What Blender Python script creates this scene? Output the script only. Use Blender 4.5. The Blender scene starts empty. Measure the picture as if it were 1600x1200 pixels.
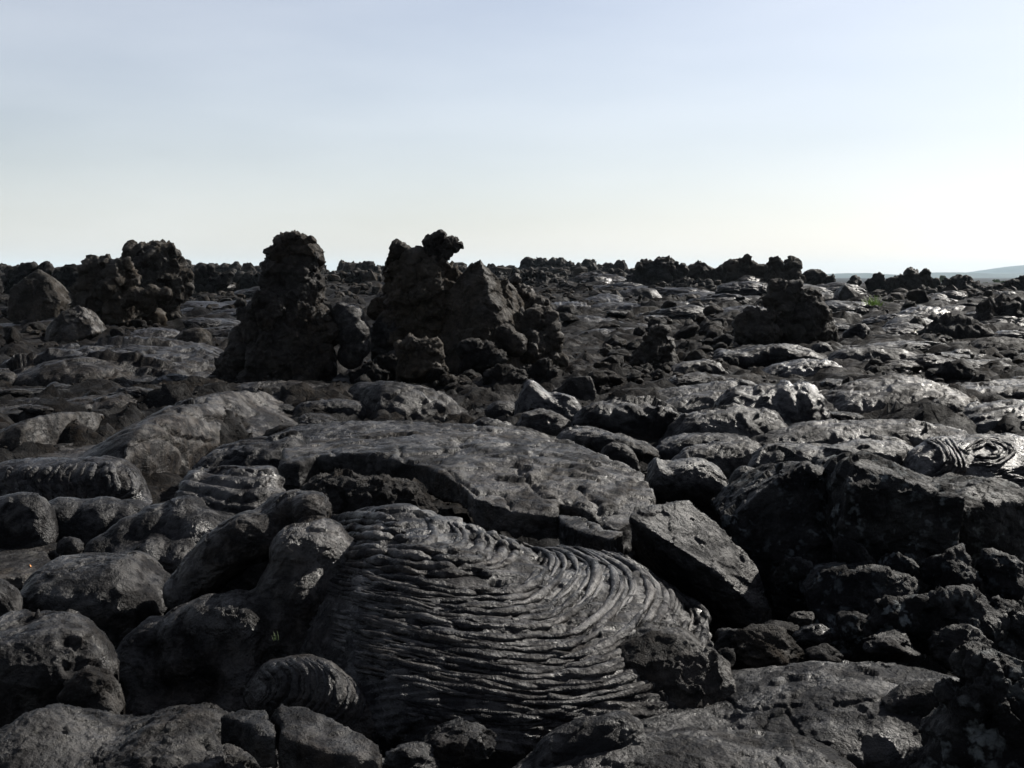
import bpy, bmesh, math
import numpy as np
from mathutils import Vector

# ------------------------------------------------------------------ camera, sky, sun, exposure
SC = bpy.context.scene
COL = SC.collection
F, HX, HY, CH = 1716.0, 800.0, 432.0, 1.6      # focal length and horizon in photo pixels, eye height in metres
cam = bpy.data.cameras.new('camera'); camo = bpy.data.objects.new('camera', cam); COL.objects.link(camo)
cam.sensor_width = 36.0; cam.lens = 36.0 * F / 1600.0
cam.shift_y = -(600.0 - HY) / 1600.0
cam.clip_start = 0.05; cam.clip_end = 40000
camo.location = (0, 0, CH); camo.rotation_euler = (math.radians(90), 0, 0)
SC.camera = camo

SUN_EL, SUN_AZ = math.radians(36), math.radians(52)     # azimuth measured from the view direction towards the right
world = bpy.data.worlds.new('World'); SC.world = world; world.use_nodes = True
wn = world.node_tree; wn.nodes.clear()
wo = wn.nodes.new('ShaderNodeOutputWorld'); wb = wn.nodes.new('ShaderNodeBackground')
sky = wn.nodes.new('ShaderNodeTexSky'); sky.sky_type = 'NISHITA'; sky.sun_disc = False
sky.sun_elevation = SUN_EL; sky.sun_rotation = SUN_AZ
sky.air_density = 1.3; sky.dust_density = 0.55; sky.ozone_density = 2.0; sky.altitude = 0
hs = wn.nodes.new('ShaderNodeHueSaturation'); hs.inputs['Saturation'].default_value = 0.52      # a milky summer sky
tint = wn.nodes.new('ShaderNodeMix'); tint.data_type = 'RGBA'; tint.blend_type = 'MULTIPLY'; tint.inputs[0].default_value = 1.0; tint.inputs[7].default_value = (.978, .964, 1.035, 1)   # the camera's cool white balance
wn.links.new(sky.outputs[0], hs.inputs['Color']); wn.links.new(hs.outputs[0], tint.inputs[6]); 
wtc = wn.nodes.new('ShaderNodeTexCoord'); wmp = wn.nodes.new('ShaderNodeMapping'); wmp.inputs['Scale'].default_value = (1.0, 1.0, 4.5)
wno = wn.nodes.new('ShaderNodeTexNoise'); wno.inputs['Scale'].default_value = 2.6; wno.inputs['Detail'].default_value = 5; wno.inputs['Roughness'].default_value = .5
wn.links.new(wtc.outputs['Generated'], wmp.inputs[0]); wn.links.new(wmp.outputs[0], wno.inputs['Vector'])
wmr = wn.nodes.new('ShaderNodeMapRange'); wmr.inputs['From Min'].default_value = .3; wmr.inputs['From Max'].default_value = .75; wmr.inputs['To Max'].default_value = .18
wn.links.new(wno.outputs['Fac'], wmr.inputs['Value'])
veil = wn.nodes.new('ShaderNodeMix'); veil.data_type = 'RGBA'; veil.inputs[7].default_value = (11.5, 11.6, 11.8, 1)      # thin high veil, the same all over the sky
wn.links.new(wmr.outputs[0], veil.inputs[0]); wn.links.new(tint.outputs[2], veil.inputs[6]); wn.links.new(veil.outputs[2], wb.inputs[0]); wn.links.new(wb.outputs[0], wo.inputs[0])
wb.inputs[1].default_value = 0.051

sl = bpy.data.lights.new('sun', 'SUN'); so = bpy.data.objects.new('sun', sl); COL.objects.link(so)
sl.energy = 5.0; sl.angle = math.radians(0.5); sl.color = (1.0, 0.95, 0.87)
sd = Vector((math.cos(SUN_EL) * math.sin(SUN_AZ), math.cos(SUN_EL) * math.cos(SUN_AZ), math.sin(SUN_EL)))
so.rotation_euler = (-sd).to_track_quat('-Z', 'Y').to_euler()
so.location = (0, 0, 60)
vs = SC.view_settings
vs.view_transform = 'Standard'; vs.look = 'None'; vs.exposure = 1.15; vs.gamma = 1.0; vs.use_curve_mapping = False

# ------------------------------------------------------------------ noise
_r = np.random.RandomState(7)
PERM = np.concatenate([_r.permutation(256)] * 3).astype(np.int32)
GR = _r.normal(size=(256, 3)).astype(np.float32); GR /= np.linalg.norm(GR, axis=1)[:, None]
CELL = _r.rand(256, 3).astype(np.float32)

def perlin(p, seed=0):
    p = np.asarray(p, np.float32) + np.float32(seed * 17.31)
    i = np.floor(p).astype(np.int32); f = p - i; i &= 255
    w = f * f * f * (f * (f * 6 - 15) + 10)
    out = np.zeros(len(p), np.float32)
    for cx in (0, 1):
        wx = w[:, 0] if cx else 1 - w[:, 0]
        hx = PERM[i[:, 0] + cx]
        for cy in (0, 1):
            wy = wx * (w[:, 1] if cy else 1 - w[:, 1])
            hy = PERM[hx + i[:, 1] + cy]
            for cz in (0, 1):
                g = GR[PERM[hy + i[:, 2] + cz]]
                out += wy * (w[:, 2] if cz else 1 - w[:, 2]) * ((f[:, 0] - cx) * g[:, 0] + (f[:, 1] - cy) * g[:, 1] + (f[:, 2] - cz) * g[:, 2])
    return out * 1.6

def fbm(p, octv=4, seed=0, gain=.5, ridged=False):
    a, s, t = 1.0, 0.0, 0.0
    for o in range(octv):
        n = perlin(p * (2.03 ** o), seed + o * 3)
        if ridged: n = 1 - 2 * np.abs(n)
        s = s + a * n; t += a; a *= gain
    return s / t

def worley(p, seed=0, cz=(-1, 0, 1)):
    p = np.asarray(p, np.float32) + np.float32(seed * 9.7)
    i = np.floor(p).astype(np.int32); f = p - i
    d1 = np.full(len(p), 9.0, np.float32); d2 = d1.copy()
    for a in (-1, 0, 1):
        hx = PERM[(i[:, 0] + a) & 255]
        for b in (-1, 0, 1):
            hy = PERM[hx + ((i[:, 1] + b) & 255)]
            for c in cz:
                q = CELL[PERM[hy + ((i[:, 2] + c) & 255)]]
                d = (a + q[:, 0] - f[:, 0]) ** 2 + (b + q[:, 1] - f[:, 1]) ** 2 + (c + q[:, 2] - f[:, 2]) ** 2
                d2 = np.minimum(d2, np.maximum(d, d1)); d1 = np.minimum(d1, d)
    return np.sqrt(d1), np.sqrt(d2)

def facet(p, seed=0, cz=(-1, 0, 1)):
    """broken planes: every cell of space gets its own tilted plane"""
    p = np.asarray(p, np.float32) + np.float32(seed * 9.7)
    i = np.floor(p).astype(np.int32); f = p - i
    d1 = np.full(len(p), 9.0, np.float32); out = np.zeros(len(p), np.float32)
    for a in (-1, 0, 1):
        hx = PERM[(i[:, 0] + a) & 255]
        for b in (-1, 0, 1):
            hy = PERM[hx + ((i[:, 1] + b) & 255)]
            for c in cz:
                h = PERM[hy + ((i[:, 2] + c) & 255)]; q = CELL[h]; g = GR[PERM[h + 7]]
                ox, oy, oz = f[:, 0] - a - q[:, 0], f[:, 1] - b - q[:, 1], f[:, 2] - c - q[:, 2]
                d = ox * ox + oy * oy + oz * oz; k = d < d1
                d1 = np.where(k, d, d1); out = np.where(k, ox * g[:, 0] + oy * g[:, 1] + oz * g[:, 2] + (CELL[PERM[h + 3]][:, 0] - .5) * .5, out)
    return out

def wrinkle(q, seed, f=9.0, stretch=.22):
    """fine stretched creases of a cooled skin, running one way over each body"""
    rs_ = np.random.RandomState(seed + 5); a = rs_.uniform(-.5, .5)
    w = np.stack([q[:, 0] * math.cos(a) + q[:, 1] * math.sin(a), -q[:, 0] * math.sin(a) + q[:, 1] * math.cos(a), q[:, 2]], 1) * np.array([f * stretch, f, f])
    w = w + .5 * np.stack([perlin(q * 3, seed), perlin(q * 3, seed + 1), perlin(q * 3, seed + 2)], 1)
    return fbm(w, 3, seed, .55, ridged=True) * np.clip(.35 + 1.3 * perlin(q * 2.4, seed + 20), 0, 1)

def sstep(a, b, x):
    t = np.clip((np.asarray(x, float) - a) / (b - a), 0, 1); return t * t * (3 - 2 * t)

# ------------------------------------------------------------------ pixel to place
def gbase(d):
    d = np.asarray(d, float)
    return 1.75 * sstep(28, 150, d) - 5.5 * sstep(190, 420, d)
_D = np.concatenate([np.linspace(2.5, 60, 3000), np.linspace(60, 200, 2000)])
_Y = HY + (CH - gbase(_D)) * F / _D
def depth_at(y):                       # distance along the ground at which the ground is seen in pixel row y
    k = np.argmax(_Y <= y) if (_Y <= y).any() else len(_D) - 1
    return float(_D[k])
def X_at(px, d): return (px - HX) / F * d
def Z_at(py, d): return CH - (py - HY) / F * d
def pix(P): return HX + F * P[:, 0] / P[:, 1], HY + F * (CH - P[:, 2]) / P[:, 1]

# ------------------------------------------------------------------ materials
def ramp(nt, fac, stops):
    r = nt.nodes.new('ShaderNodeValToRGB'); e = r.color_ramp.elements
    while len(e) < len(stops): e.new(0.5)
    for k, (p, c) in enumerate(stops):
        e[k].position = p; e[k].color = (*(c if isinstance(c, tuple) else (c, c, c)), 1)
    nt.links.new(fac, r.inputs[0]); return r.outputs[0]

def basalt(name, c1, c2, rough=(.42, .68), spec=.45, bump=1.0, scale=1.0, lichen=0.0, lcol=(.16, .17, .16), warm=0.0, vesicle=.5, sheen=(.01, .01, .012)):
    m = bpy.data.materials.new(name); m.use_nodes = True
    nt = m.node_tree; N, L = nt.nodes, nt.links
    b = N['Principled BSDF']
    tc = N.new('ShaderNodeTexCoord').outputs['Object']
    def noise(sc, det=6, ro=.6, dist=0.0):
        n = N.new('ShaderNodeTexNoise'); n.inputs['Scale'].default_value = sc * scale
        n.inputs['Detail'].default_value = det; n.inputs['Roughness'].default_value = ro; n.inputs['Distortion'].default_value = dist
        L.new(tc, n.inputs['Vector']); return n.outputs['Fac']
    def mix(f, a, bb):
        x = N.new('ShaderNodeMix'); x.data_type = 'RGBA'
        if isinstance(f, float): x.inputs[0].default_value = f
        else: L.new(f, x.inputs[0])
        for s, v in ((x.inputs[6], a), (x.inputs[7], bb)):
            if isinstance(v, tuple): s.default_value = (*v, 1)
            else: L.new(v, s)
        return x.outputs[2]
    def math_(op, a, bb):
        x = N.new('ShaderNodeMath'); x.operation = op
        for s, v in ((x.inputs[0], a), (x.inputs[1], bb)):
            if isinstance(v, (int, float)): s.default_value = v
            else: L.new(v, s)
        return x.outputs[0]
    big = noise(2.3, 5, .6, .4); mid = noise(14, 6, .65); fine = noise(75, 5, .7); huge = noise(.8, 3, .5)
    col = mix(ramp(nt, big, [(.35, 0), (.66, 1)]), c1, c2)
    col = mix(ramp(nt, mid, [(.50, 0), (.80, .55)]), col, (c2[0] * 2.1, c2[1] * 2.0, c2[2] * 1.85))
    col = mix(ramp(nt, fine, [(.56, 0), (.80, .5)]), col, (c2[0] * 3.0, c2[1] * 2.9, c2[2] * 2.7))
    if warm:
        w = math_('MULTIPLY', ramp(nt, huge, [(.42, 0), (.60, 1)]), ramp(nt, mid, [(.40, 0), (.62, warm)]))
        col = mix(w, col, (.030, .0215, .0135))
    if lichen:
        v = N.new('ShaderNodeTexVoronoi'); v.inputs['Scale'].default_value = 13 * scale
        vd = N.new('ShaderNodeVectorMath'); vd.operation = 'MULTIPLY_ADD'
        nz = N.new('ShaderNodeTexNoise'); nz.inputs['Scale'].default_value = 30 * scale; L.new(tc, nz.inputs['Vector'])
        L.new(nz.outputs['Color'], vd.inputs[0]); vd.inputs[1].default_value = (.11, .11, .11); L.new(tc, vd.inputs[2])
        L.new(vd.outputs[0], v.inputs['Vector'])
        spot = ramp(nt, v.outputs['Distance'], [(.20, 1), (.42, 0)])
        area = ramp(nt, noise(4.5, 4, .6), [(.50 - .1 * lichen, 0), (.62, 1)])
        f = math_('MULTIPLY', math_('MULTIPLY', spot, area), min(1.0, .45 + .3 * lichen))
        col = mix(f, col, lcol)
    oi = N.new('ShaderNodeObjectInfo').outputs['Random']
    tn = ramp(nt, oi, [(0.0, (.62, .62, .66)), (.3, (1.0, .98, .96)), (.55, (.78, .80, .86)), (.8, (1.25, 1.15, 1.02)), (1.0, (1.0, 1.02, 1.10))])
    mu = N.new('ShaderNodeMix'); mu.data_type = 'RGBA'; mu.blend_type = 'MULTIPLY'; mu.inputs[0].default_value = 1.0
    L.new(col, mu.inputs[6]); L.new(tn, mu.inputs[7]); col = mu.outputs[2]
    L.new(col, b.inputs['Base Color'])
    L.new(ramp(nt, math_('ADD', math_('MULTIPLY', mid, .45), math_('ADD', math_('MULTIPLY', fine, .2), math_('MULTIPLY', noise(4.5, 4, .6), .35))), [(.40, rough[0]), (.60, rough[1])]), b.inputs['Roughness'])
    L.new(ramp(nt, math_('ADD', math_('MULTIPLY', noise(3.1, 4, .6, .6), .65), math_('MULTIPLY', mid, .35)), [(.46, spec * .10), (.62, spec)]), b.inputs['Specular IOR Level'])
    vv = N.new('ShaderNodeTexVoronoi'); vv.inputs['Scale'].default_value = 60 * scale; L.new(tc, vv.inputs['Vector'])
    ves = ramp(nt, vv.outputs['Distance'], [(.10, 0), (.38, 1)])
    h = math_('ADD', math_('MULTIPLY', mid, .80), math_('ADD', math_('MULTIPLY', fine, .16), math_('MULTIPLY', ves, .07 * vesicle)))
    h = math_('ADD', h, math_('MULTIPLY', noise(240, 3, .6), .03 * vesicle))
    bp = N.new('ShaderNodeBump'); bp.inputs['Strength'].default_value = 1.0
    bp.inputs['Distance'].default_value = .030 * bump / scale
    L.new(h, bp.inputs['Height']); L.new(bp.outputs[0], b.inputs['Normal'])
    return m

MAT = {}
MAT['smooth'] = basalt('smooth_pahoehoe', (.0042, .0044, .0052), (.0120, .0120, .0128), (.24, .62), .32, 1.5, warm=.30)
MAT['plate'] = basalt('weathered_plate', (.0054, .0056, .0062), (.0148, .0146, .0150), (.24, .66), .38, 1.4, warm=.45, lichen=.2, lcol=(.036, .036, .032))
MAT['ropy'] = basalt('ropy_lava', (.0036, .0038, .0048), (.0118, .0115, .0122), (.18, .54), .55, 1.2, warm=.28)
MAT['toe'] = basalt('pillow_toe', (.0038, .0039, .0045), (.0104, .0103, .0108), (.20, .60), .50, 1.4, warm=.30)
MAT['crag'] = basalt('rough_crag', (.0066, .0063, .0060), (.0205, .0190, .0172), (.46, .82), .24, 1.8, vesicle=1.2, warm=.6, lichen=.3, lcol=(.05, .047, .041))
MAT['clinker'] = basalt('clinker', (.0046, .0046, .0048), (.0130, .0125, .0122), (.50, .85), .18, 1.8, vesicle=1.2, warm=.4)
MAT['block'] = basalt('fractured_block', (.0044, .0045, .0050), (.0122, .0120, .0122), (.32, .74), .30, 1.5, warm=.35, lichen=.3, lcol=(.034, .036, .034))
MAT['lichen'] = basalt('lichened_block', (.0038, .0040, .0045), (.0095, .0097, .0104), (.40, .8), .20, 1.8, lichen=1.2, lcol=(.085, .098, .104))
MAT['brown'] = basalt('brown_rock', (.0130, .0110, .0088), (.0330, .0275, .0205), (.5, .75), .16, 1.4, warm=.5)
MAT['ground'] = basalt('lava_ground', (.0036, .0036, .0039), (.0090, .0087, .0086), (.50, .84), .10, 1.8, vesicle=1.0, warm=.25)

def plain(name, col, rough=.6, spec=.3):
    m = bpy.data.materials.new(name); m.use_nodes = True; nt = m.node_tree
    b = nt.nodes['Principled BSDF']
    n = nt.nodes.new('ShaderNodeTexNoise'); n.inputs['Scale'].default_value = 25
    o = ramp(nt, n.outputs['Fac'], [(.3, tuple(c * .7 for c in col)), (.7, tuple(min(1, c * 1.3) for c in col))])
    nt.links.new(o, b.inputs['Base Color']); b.inputs['Roughness'].default_value = rough; b.inputs['Specular IOR Level'].default_value = spec
    return m
MAT['leafgreen'] = plain('green_leaf', (.17, .26, .04))
MAT['treegreen'] = plain('tree_leaf', (.07, .10, .035))
MAT['bark'] = plain('bark', (.06, .045, .03))
MAT['dry'] = plain('dry_leaf', (.40, .17, .05))
MAT['pale'] = plain('pale_stone', (.32, .32, .33))
MAT['hill'] = plain('far_hill', (.030, .045, .045), .9, .1)

# ------------------------------------------------------------------ object helpers
def tag(o, label, cat, group=None, kind=None):
    if label: o['label'] = label
    if cat: o['category'] = cat
    if group: o['group'] = group
    if kind or cat: o['kind'] = kind or 'thing'
    return o

def link_mesh(name, V, faces, mat, parent=None, smooth=True, origin=None):
    """V: n x 3 world positions; faces: m x 3 or m x 4 index array"""
    V = np.asarray(V, np.float64); faces = np.asarray(faces, np.int32)
    if origin is None:
        lo, hi = V.min(0), V.max(0); origin = ((lo[0] + hi[0]) / 2, (lo[1] + hi[1]) / 2, lo[2])
    origin = np.array(origin, float)
    me = bpy.data.meshes.new(name)
    n, m, k = len(V), len(faces), faces.shape[1]
    me.vertices.add(n); me.vertices.foreach_set('co', (V - origin).astype(np.float32).ravel())
    me.loops.add(m * k); me.loops.foreach_set('vertex_index', faces.ravel())
    me.polygons.add(m); me.polygons.foreach_set('loop_start', np.arange(0, m * k, k, dtype=np.int32))
    me.polygons.foreach_set('use_smooth', np.full(m, smooth))
    me.update(calc_edges=True)
    me.materials.append(mat)
    o = bpy.data.objects.new(name, me); COL.objects.link(o); o.location = origin
    if parent: o.parent = parent; o.location = Vector(origin) - parent.location
    return o

def empty(name, loc, label, cat, group=None):
    o = bpy.data.objects.new(name, None); COL.objects.link(o); o.location = loc
    return tag(o, label, cat, group)

def grid_faces(nu, nt, off=0):
    a = np.arange((nu - 1) * nt).reshape(nu - 1, nt)[:, :-1].ravel() + off
    return np.stack([a, a + nt, a + nt + 1, a + 1], 1)

def grid_normals(P):
    du = np.gradient(P, axis=0); dv = np.gradient(P, axis=1)
    n = np.cross(du, dv); n /= np.linalg.norm(n, axis=2)[..., None] + 1e-12
    return n

def vnormals(V, Fc):
    n = np.zeros_like(V)
    a, b, c = V[Fc[:, 0]], V[Fc[:, 1]], V[Fc[:, 2]]
    fn = np.cross(b - a, c - a)
    if Fc.shape[1] == 4: fn = np.cross(V[Fc[:, 2]] - a, V[Fc[:, 3]] - b)
    for k in range(Fc.shape[1]):
        for ax in range(3): n[:, ax] += np.bincount(Fc[:, k], fn[:, ax], minlength=len(V))
    return n / (np.linalg.norm(n, axis=1)[:, None] + 1e-12)

def remesh(bm, voxel, fuse=0):
    """closed bmesh -> evenly sized surface mesh (verts, quads)"""
    me = bpy.data.meshes.new('tmp'); bm.to_mesh(me); bm.free()
    o = bpy.data.objects.new('tmp', me); COL.objects.link(o)
    md = o.modifiers.new('r', 'REMESH'); md.mode = 'VOXEL'; md.voxel_size = voxel
    if fuse:
        ms = o.modifiers.new('s', 'SMOOTH'); ms.factor = .5; ms.iterations = fuse
        mb = o.modifiers.new('b', 'SUBSURF'); mb.levels = 2; mb.render_levels = 2
    dg = bpy.context.evaluated_depsgraph_get()
    ev = o.evaluated_get(dg); em = ev.to_mesh()
    V = np.zeros(len(em.vertices) * 3, np.float32); em.vertices.foreach_get('co', V); V = V.reshape(-1, 3).astype(np.float64)
    n = len(em.polygons); Q = np.zeros(len(em.loops), np.int32); em.loops.foreach_get('vertex_index', Q); Q = Q.reshape(n, 4)
    ev.to_mesh_clear()
    bpy.data.objects.remove(o); bpy.data.meshes.remove(me)
    return V, Q

def relax(V, Q, it=2):
    for _ in range(it):
        S = np.zeros_like(V); c = np.zeros(len(V))
        for a, b in ((0, 1), (1, 2), (2, 3), (3, 0)):
            for i, j in ((a, b), (b, a)):
                for ax in range(3): S[:, ax] += np.bincount(Q[:, i], V[Q[:, j], ax], minlength=len(V))
                c += np.bincount(Q[:, i], minlength=len(V))
        V = .5 * V + .5 * S / np.maximum(c, 1)[:, None]
    return V

def seg_dist(x, y, line):
    d = np.full(np.shape(x), 1e9)
    for (x0, y0), (x1, y1) in zip(line[:-1], line[1:]):
        vx, vy = x1 - x0, y1 - y0
        t = np.clip(((x - x0) * vx + (y - y0) * vy) / (vx * vx + vy * vy + 1e-9), 0, 1)
        d = np.minimum(d, np.hypot(x - x0 - t * vx, y - y0 - t * vy))
    return d

def relief(P, style, size, seed, px):
    """displacement in metres; px is the size of one photo pixel at this distance"""
    q = P / size
    if style == 'smooth':
        d = .035 * size * fbm(q * 2.6, 4, seed) + .012 * size * fbm(q * 11, 4, seed + 5, .6) + .016 * size * wrinkle(q, seed, 12)
        d -= .012 * size * np.clip(fbm(q * 5, 3, seed + 9, ridged=True) - .45, 0, 1) * 2.2
        d += .035 * size * facet(q * np.array([1.6, 2.6, 2.6]) + .45 * perlin(q * 3, seed)[:, None], seed) + .016 * size * facet(q * 5 + .4 * perlin(q * 6, seed)[:, None], seed + 2)
    elif style == 'toe':
        d = .030 * size * fbm(q * 2.2, 3, seed) + .013 * size * fbm(q * 9, 4, seed + 5, .6) + .012 * size * wrinkle(q, seed, 12)
        w1, w2 = worley(q * 3.1 + .25 * perlin(q * 6, seed)[:, None], seed)
        d -= .010 * size * np.exp(-((w2 - w1) / .05) ** 2) * np.clip(.4 + 1.5 * perlin(q * 2, seed + 8), 0, 1)
        d += .018 * size * facet(q * 2.4 + .5 * perlin(q * 3, seed)[:, None], seed)
    elif style == 'plate':
        d = .018 * size * fbm(q * 3, 4, seed) + .010 * size * fbm(q * 14, 4, seed + 4, .6) + .010 * size * wrinkle(q, seed, 16)
        q2 = q * 2.6 + .35 * perlin(q * 6, seed)[:, None]; w1, w2 = worley(q2, seed)
        d -= .014 * size * np.exp(-((w2 - w1) / .03) ** 2) * np.clip(.3 + 1.6 * perlin(q * 1.7, seed + 8), 0, 1)
        d += .030 * size * facet(q2, seed) + .012 * size * facet(q * 7 + .4 * perlin(q * 8, seed)[:, None], seed + 2)
    elif style == 'crust':
        w1, w2 = worley(q * 7 + .5 * perlin(q * 8, seed)[:, None], seed)
        d = .03 * size * fbm(q * 3, 3, seed) + .020 * size * (w2 - w1) + .022 * size * fbm(q * 15, 4, seed + 3, ridged=True) + .030 * size * facet(q * 6 + .3 * perlin(q * 9, seed)[:, None], seed)
    elif style == 'block':
        d = .085 * size * facet(q * 2.0 + .12 * perlin(q * 5, seed)[:, None], seed) + .03 * size * facet(q * 6, seed + 1) + .030 * size * fbm(q * 5, 5, seed + 2, .6, ridged=True) + .012 * size * fbm(q * 22, 3, seed + 7)
    elif style == 'spire':
        mk = np.clip(.45 + 1.5 * perlin(q * 1.5, seed + 30), 0, 1)
        d = .15 * size * facet(q * np.array([1.7, 1.7, 1.4]) + .2 * perlin(q * 3, seed)[:, None], seed + 9) + .085 * size * facet(q * 4.2 + .2 * perlin(q * 7, seed)[:, None], seed + 2)
        d = d + .05 * size * fbm(q * np.array([3, 3, 2.]), 5, seed + 3, .6, ridged=True) + mk * (.035 * size * facet(q * 11, seed + 5) + .03 * size * fbm(q * 14, 4, seed + 6, .6))
    else:   # rough
        w1, _ = worley(q * 3.0 + .4 * perlin(q * 4, seed)[:, None], seed)
        d = .05 * size * (.55 - w1) + .10 * size * facet(q * 3.0 + .25 * perlin(q * 4, seed)[:, None], seed) + .055 * size * facet(q * 8 + .3 * perlin(q * 9, seed)[:, None], seed + 2)
        mk = np.clip(.5 + 1.4 * perlin(q * 1.6, seed + 30), .1, 1)
        d = .10 * size * facet(q * 1.5 + .15 * perlin(q * 3, seed)[:, None], seed + 9) + d * (.35 + .65 * mk) + .06 * size * mk * fbm(q * 3.5, 5, seed + 3, .62, ridged=True) + .022 * size * mk * fbm(q * 24, 3, seed + 6)
    return d
# ------------------------------------------------------------------ builders
def smooth_interp(x, pts):
    xs = np.array([p[0] for p in pts], float); ys = np.array([p[1] for p in pts], float)
    if len(xs) < 3: return np.interp(x, xs, ys)
    m = np.gradient(ys, xs); k = np.clip(np.searchsorted(xs, x) - 1, 0, len(xs) - 2)
    h = xs[k + 1] - xs[k]; t = np.clip((x - xs[k]) / h, 0, 1)
    return ((2 * t**3 - 3 * t**2 + 1) * ys[k] + (t**3 - 2 * t**2 + t) * h * m[k] * .8 + (-2 * t**3 + 3 * t**2) * ys[k + 1] + (t**3 - t**2) * h * m[k + 1] * .8)

def auto_top(x0, x1, yt, yb, pk=.5):
    xp = x0 + (x1 - x0) * pk
    out = []
    for t in np.linspace(-1, 1, 9):
        x = xp + t * ((x1 - xp) if t > 0 else (xp - x0))
        out.append((x, yb - 3 + (yt - yb + 3) * (1 - abs(t) ** 2.2) ** .6))
    return out

SURF = {}
def mound(name, label, cat, top, bot, ratio=.8, peak=.5, p=2.3, uc=0.0, zb=None, res=2.5, style='smooth', mat='smooth', seed=None,
          cracks=(), ridge=None, skirt=.35, group=None, parent=None, amp=1.0, endp=2.6, crackw=2.5, crackd=.012, endr=.2, wide=None):
    """a domed lava body: top silhouette (photo pixels) and front contact line on the ground give its outline"""
    if seed is None: seed = int(abs(top[0][0] * 3 + top[len(top) // 2][1] * 7)) % 97
    if wide is None: wide = 1.30 if not isinstance(bot, (list, tuple)) and bot < 760 else 1.0
    xc = (top[0][0] + top[-1][0]) / 2; top = [(xc + (x - xc) * wide, y) for x, y in top]
    x0, x1 = top[0][0], top[-1][0]; W = x1 - x0
    nu = max(14, int(W / res) + 6)
    u = np.linspace(0, 1, nu); u = .5 - .5 * np.cos(np.pi * u) * .35 - .65 * (.5 - u)
    px = x0 + W * u
    yt = smooth_interp(px, top)
    e = np.clip(1 - np.abs(2 * u - 1) ** endp, 0, 1) ** (1 / endp)
    yb0 = np.interp(px, [b[0] for b in bot], [b[1] for b in bot]) if isinstance(bot, (list, tuple)) else np.full(nu, float(bot))
    if zb is None: zb = float(gbase(depth_at(float(np.max(yb0)))))
    df = (CH - zb) * F / (yb0 - HY)
    Lw = W * df.mean() / F * ratio
    if not isinstance(bot, (list, tuple)): df = df + (1 - e) * Lw * .35
    L = Lw * np.maximum(e, .18)
    vis = max(8, (yb0.mean() - yt.min()))
    nt = int(np.clip(vis / res * 1.7 + 10, 18, 330))
    s = np.linspace(0, 1, nt); s = s ** 1.25
    sh = np.where(s < peak, np.clip(1 - (np.abs(peak - s) / peak) ** p, 0, 1) ** (1 / p), np.clip(1 - (np.abs(s - peak) / (1 - peak)) ** 2.2, 0, 1) ** (1 / 2.2))
    d = df[:, None] + L[:, None] * s[None]
    zr = CH - (yt[:, None] - HY) * d / F - zb
    H = np.where(sh[None] > .3, zr / np.maximum(sh[None], .3), 1e9).min(1)
    H = np.maximum(H, .012 * Lw)
    k = np.ones(5) / 5; H = np.convolve(np.pad(H, 2, 'edge'), k, 'valid')
    ed = np.clip(np.minimum(u, 1 - u) / endr, 0, 1); H = H * np.sqrt(np.clip(1 - (1 - ed) ** 2, 0, 1))
    Z = zb + H[:, None] * sh[None]
    d = d + uc * (1 - sh[None]) ** 2 * (s[None] < peak) * H[:, None]
    X = ((px - HX) / F * (df + L * min(peak, .5)))[:, None] * np.ones_like(d)
    P = np.stack([X, d, Z], 2)
    n = grid_normals(P)
    dm = float(df.mean()); size = min(W * dm / F, 2.2 * max(H.max(), .3 * Lw)); pxm = dm / F
    size = max(size, 30 * pxm)
    flat = P.reshape(-1, 3); fade = np.minimum(1, e * 2.2)[:, None] * np.ones_like(d)
    dis = amp * relief(flat, style, size, seed, pxm).reshape(d.shape) * fade
    if ridge is not None or cracks:
        Q = P + n * dis[..., None]; gx, gy = pix(Q.reshape(-1, 3)); gx = gx.reshape(d.shape); gy = gy.reshape(d.shape)
        if ridge is not None: dis = dis + ridge(gx, gy, flat.reshape(P.shape), u[:, None] * np.ones_like(d), s[None] * np.ones_like(d)) * fade
        jx = 5 * perlin(flat / pxm / 22, seed).reshape(d.shape); jy = 5 * perlin(flat / pxm / 22, seed + 40).reshape(d.shape)
        for c in cracks:
            w = crackw * (1 + .5 * perlin(flat / pxm / 30, seed + 11).reshape(d.shape))
            dis = dis - crackd * (dm / 5) * np.exp(-(seg_dist(gx + jx, gy + jy, c) / w) ** 2)
    P = P + n * dis[..., None]
    SURFP = P.copy()
    f = P[:, :1].repeat(4, 1).copy(); f[:, :, 2] = f[:, :, 2] - np.array([skirt, skirt * .7, skirt * .4, skirt * .15])[None]
    f[:, :, 1] += np.array([.3, .25, .15, .05])[None] * np.minimum(.4, L[:, None] * .3)
    bk = P[:, -1:].repeat(2, 1).copy(); bk[:, 0, 2] -= skirt * .5; bk[:, 1, 2] -= skirt
    P = np.concatenate([f, P, bk], 1)
    nu, ntt = P.shape[:2]
    o = link_mesh(name, P.reshape(-1, 3), grid_faces(nu, ntt), MAT[mat], parent)
    if label: tag(o, label, cat, group)
    SURF[o.name] = SURFP
    return o

def E(label, x0, x1, yt, yb, pk=.5, name='lava_lobe', cat='lava lobe', **k):
    return mound(name, label, cat, auto_top(x0, x1, yt, yb, pk), yb, **k)

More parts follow.
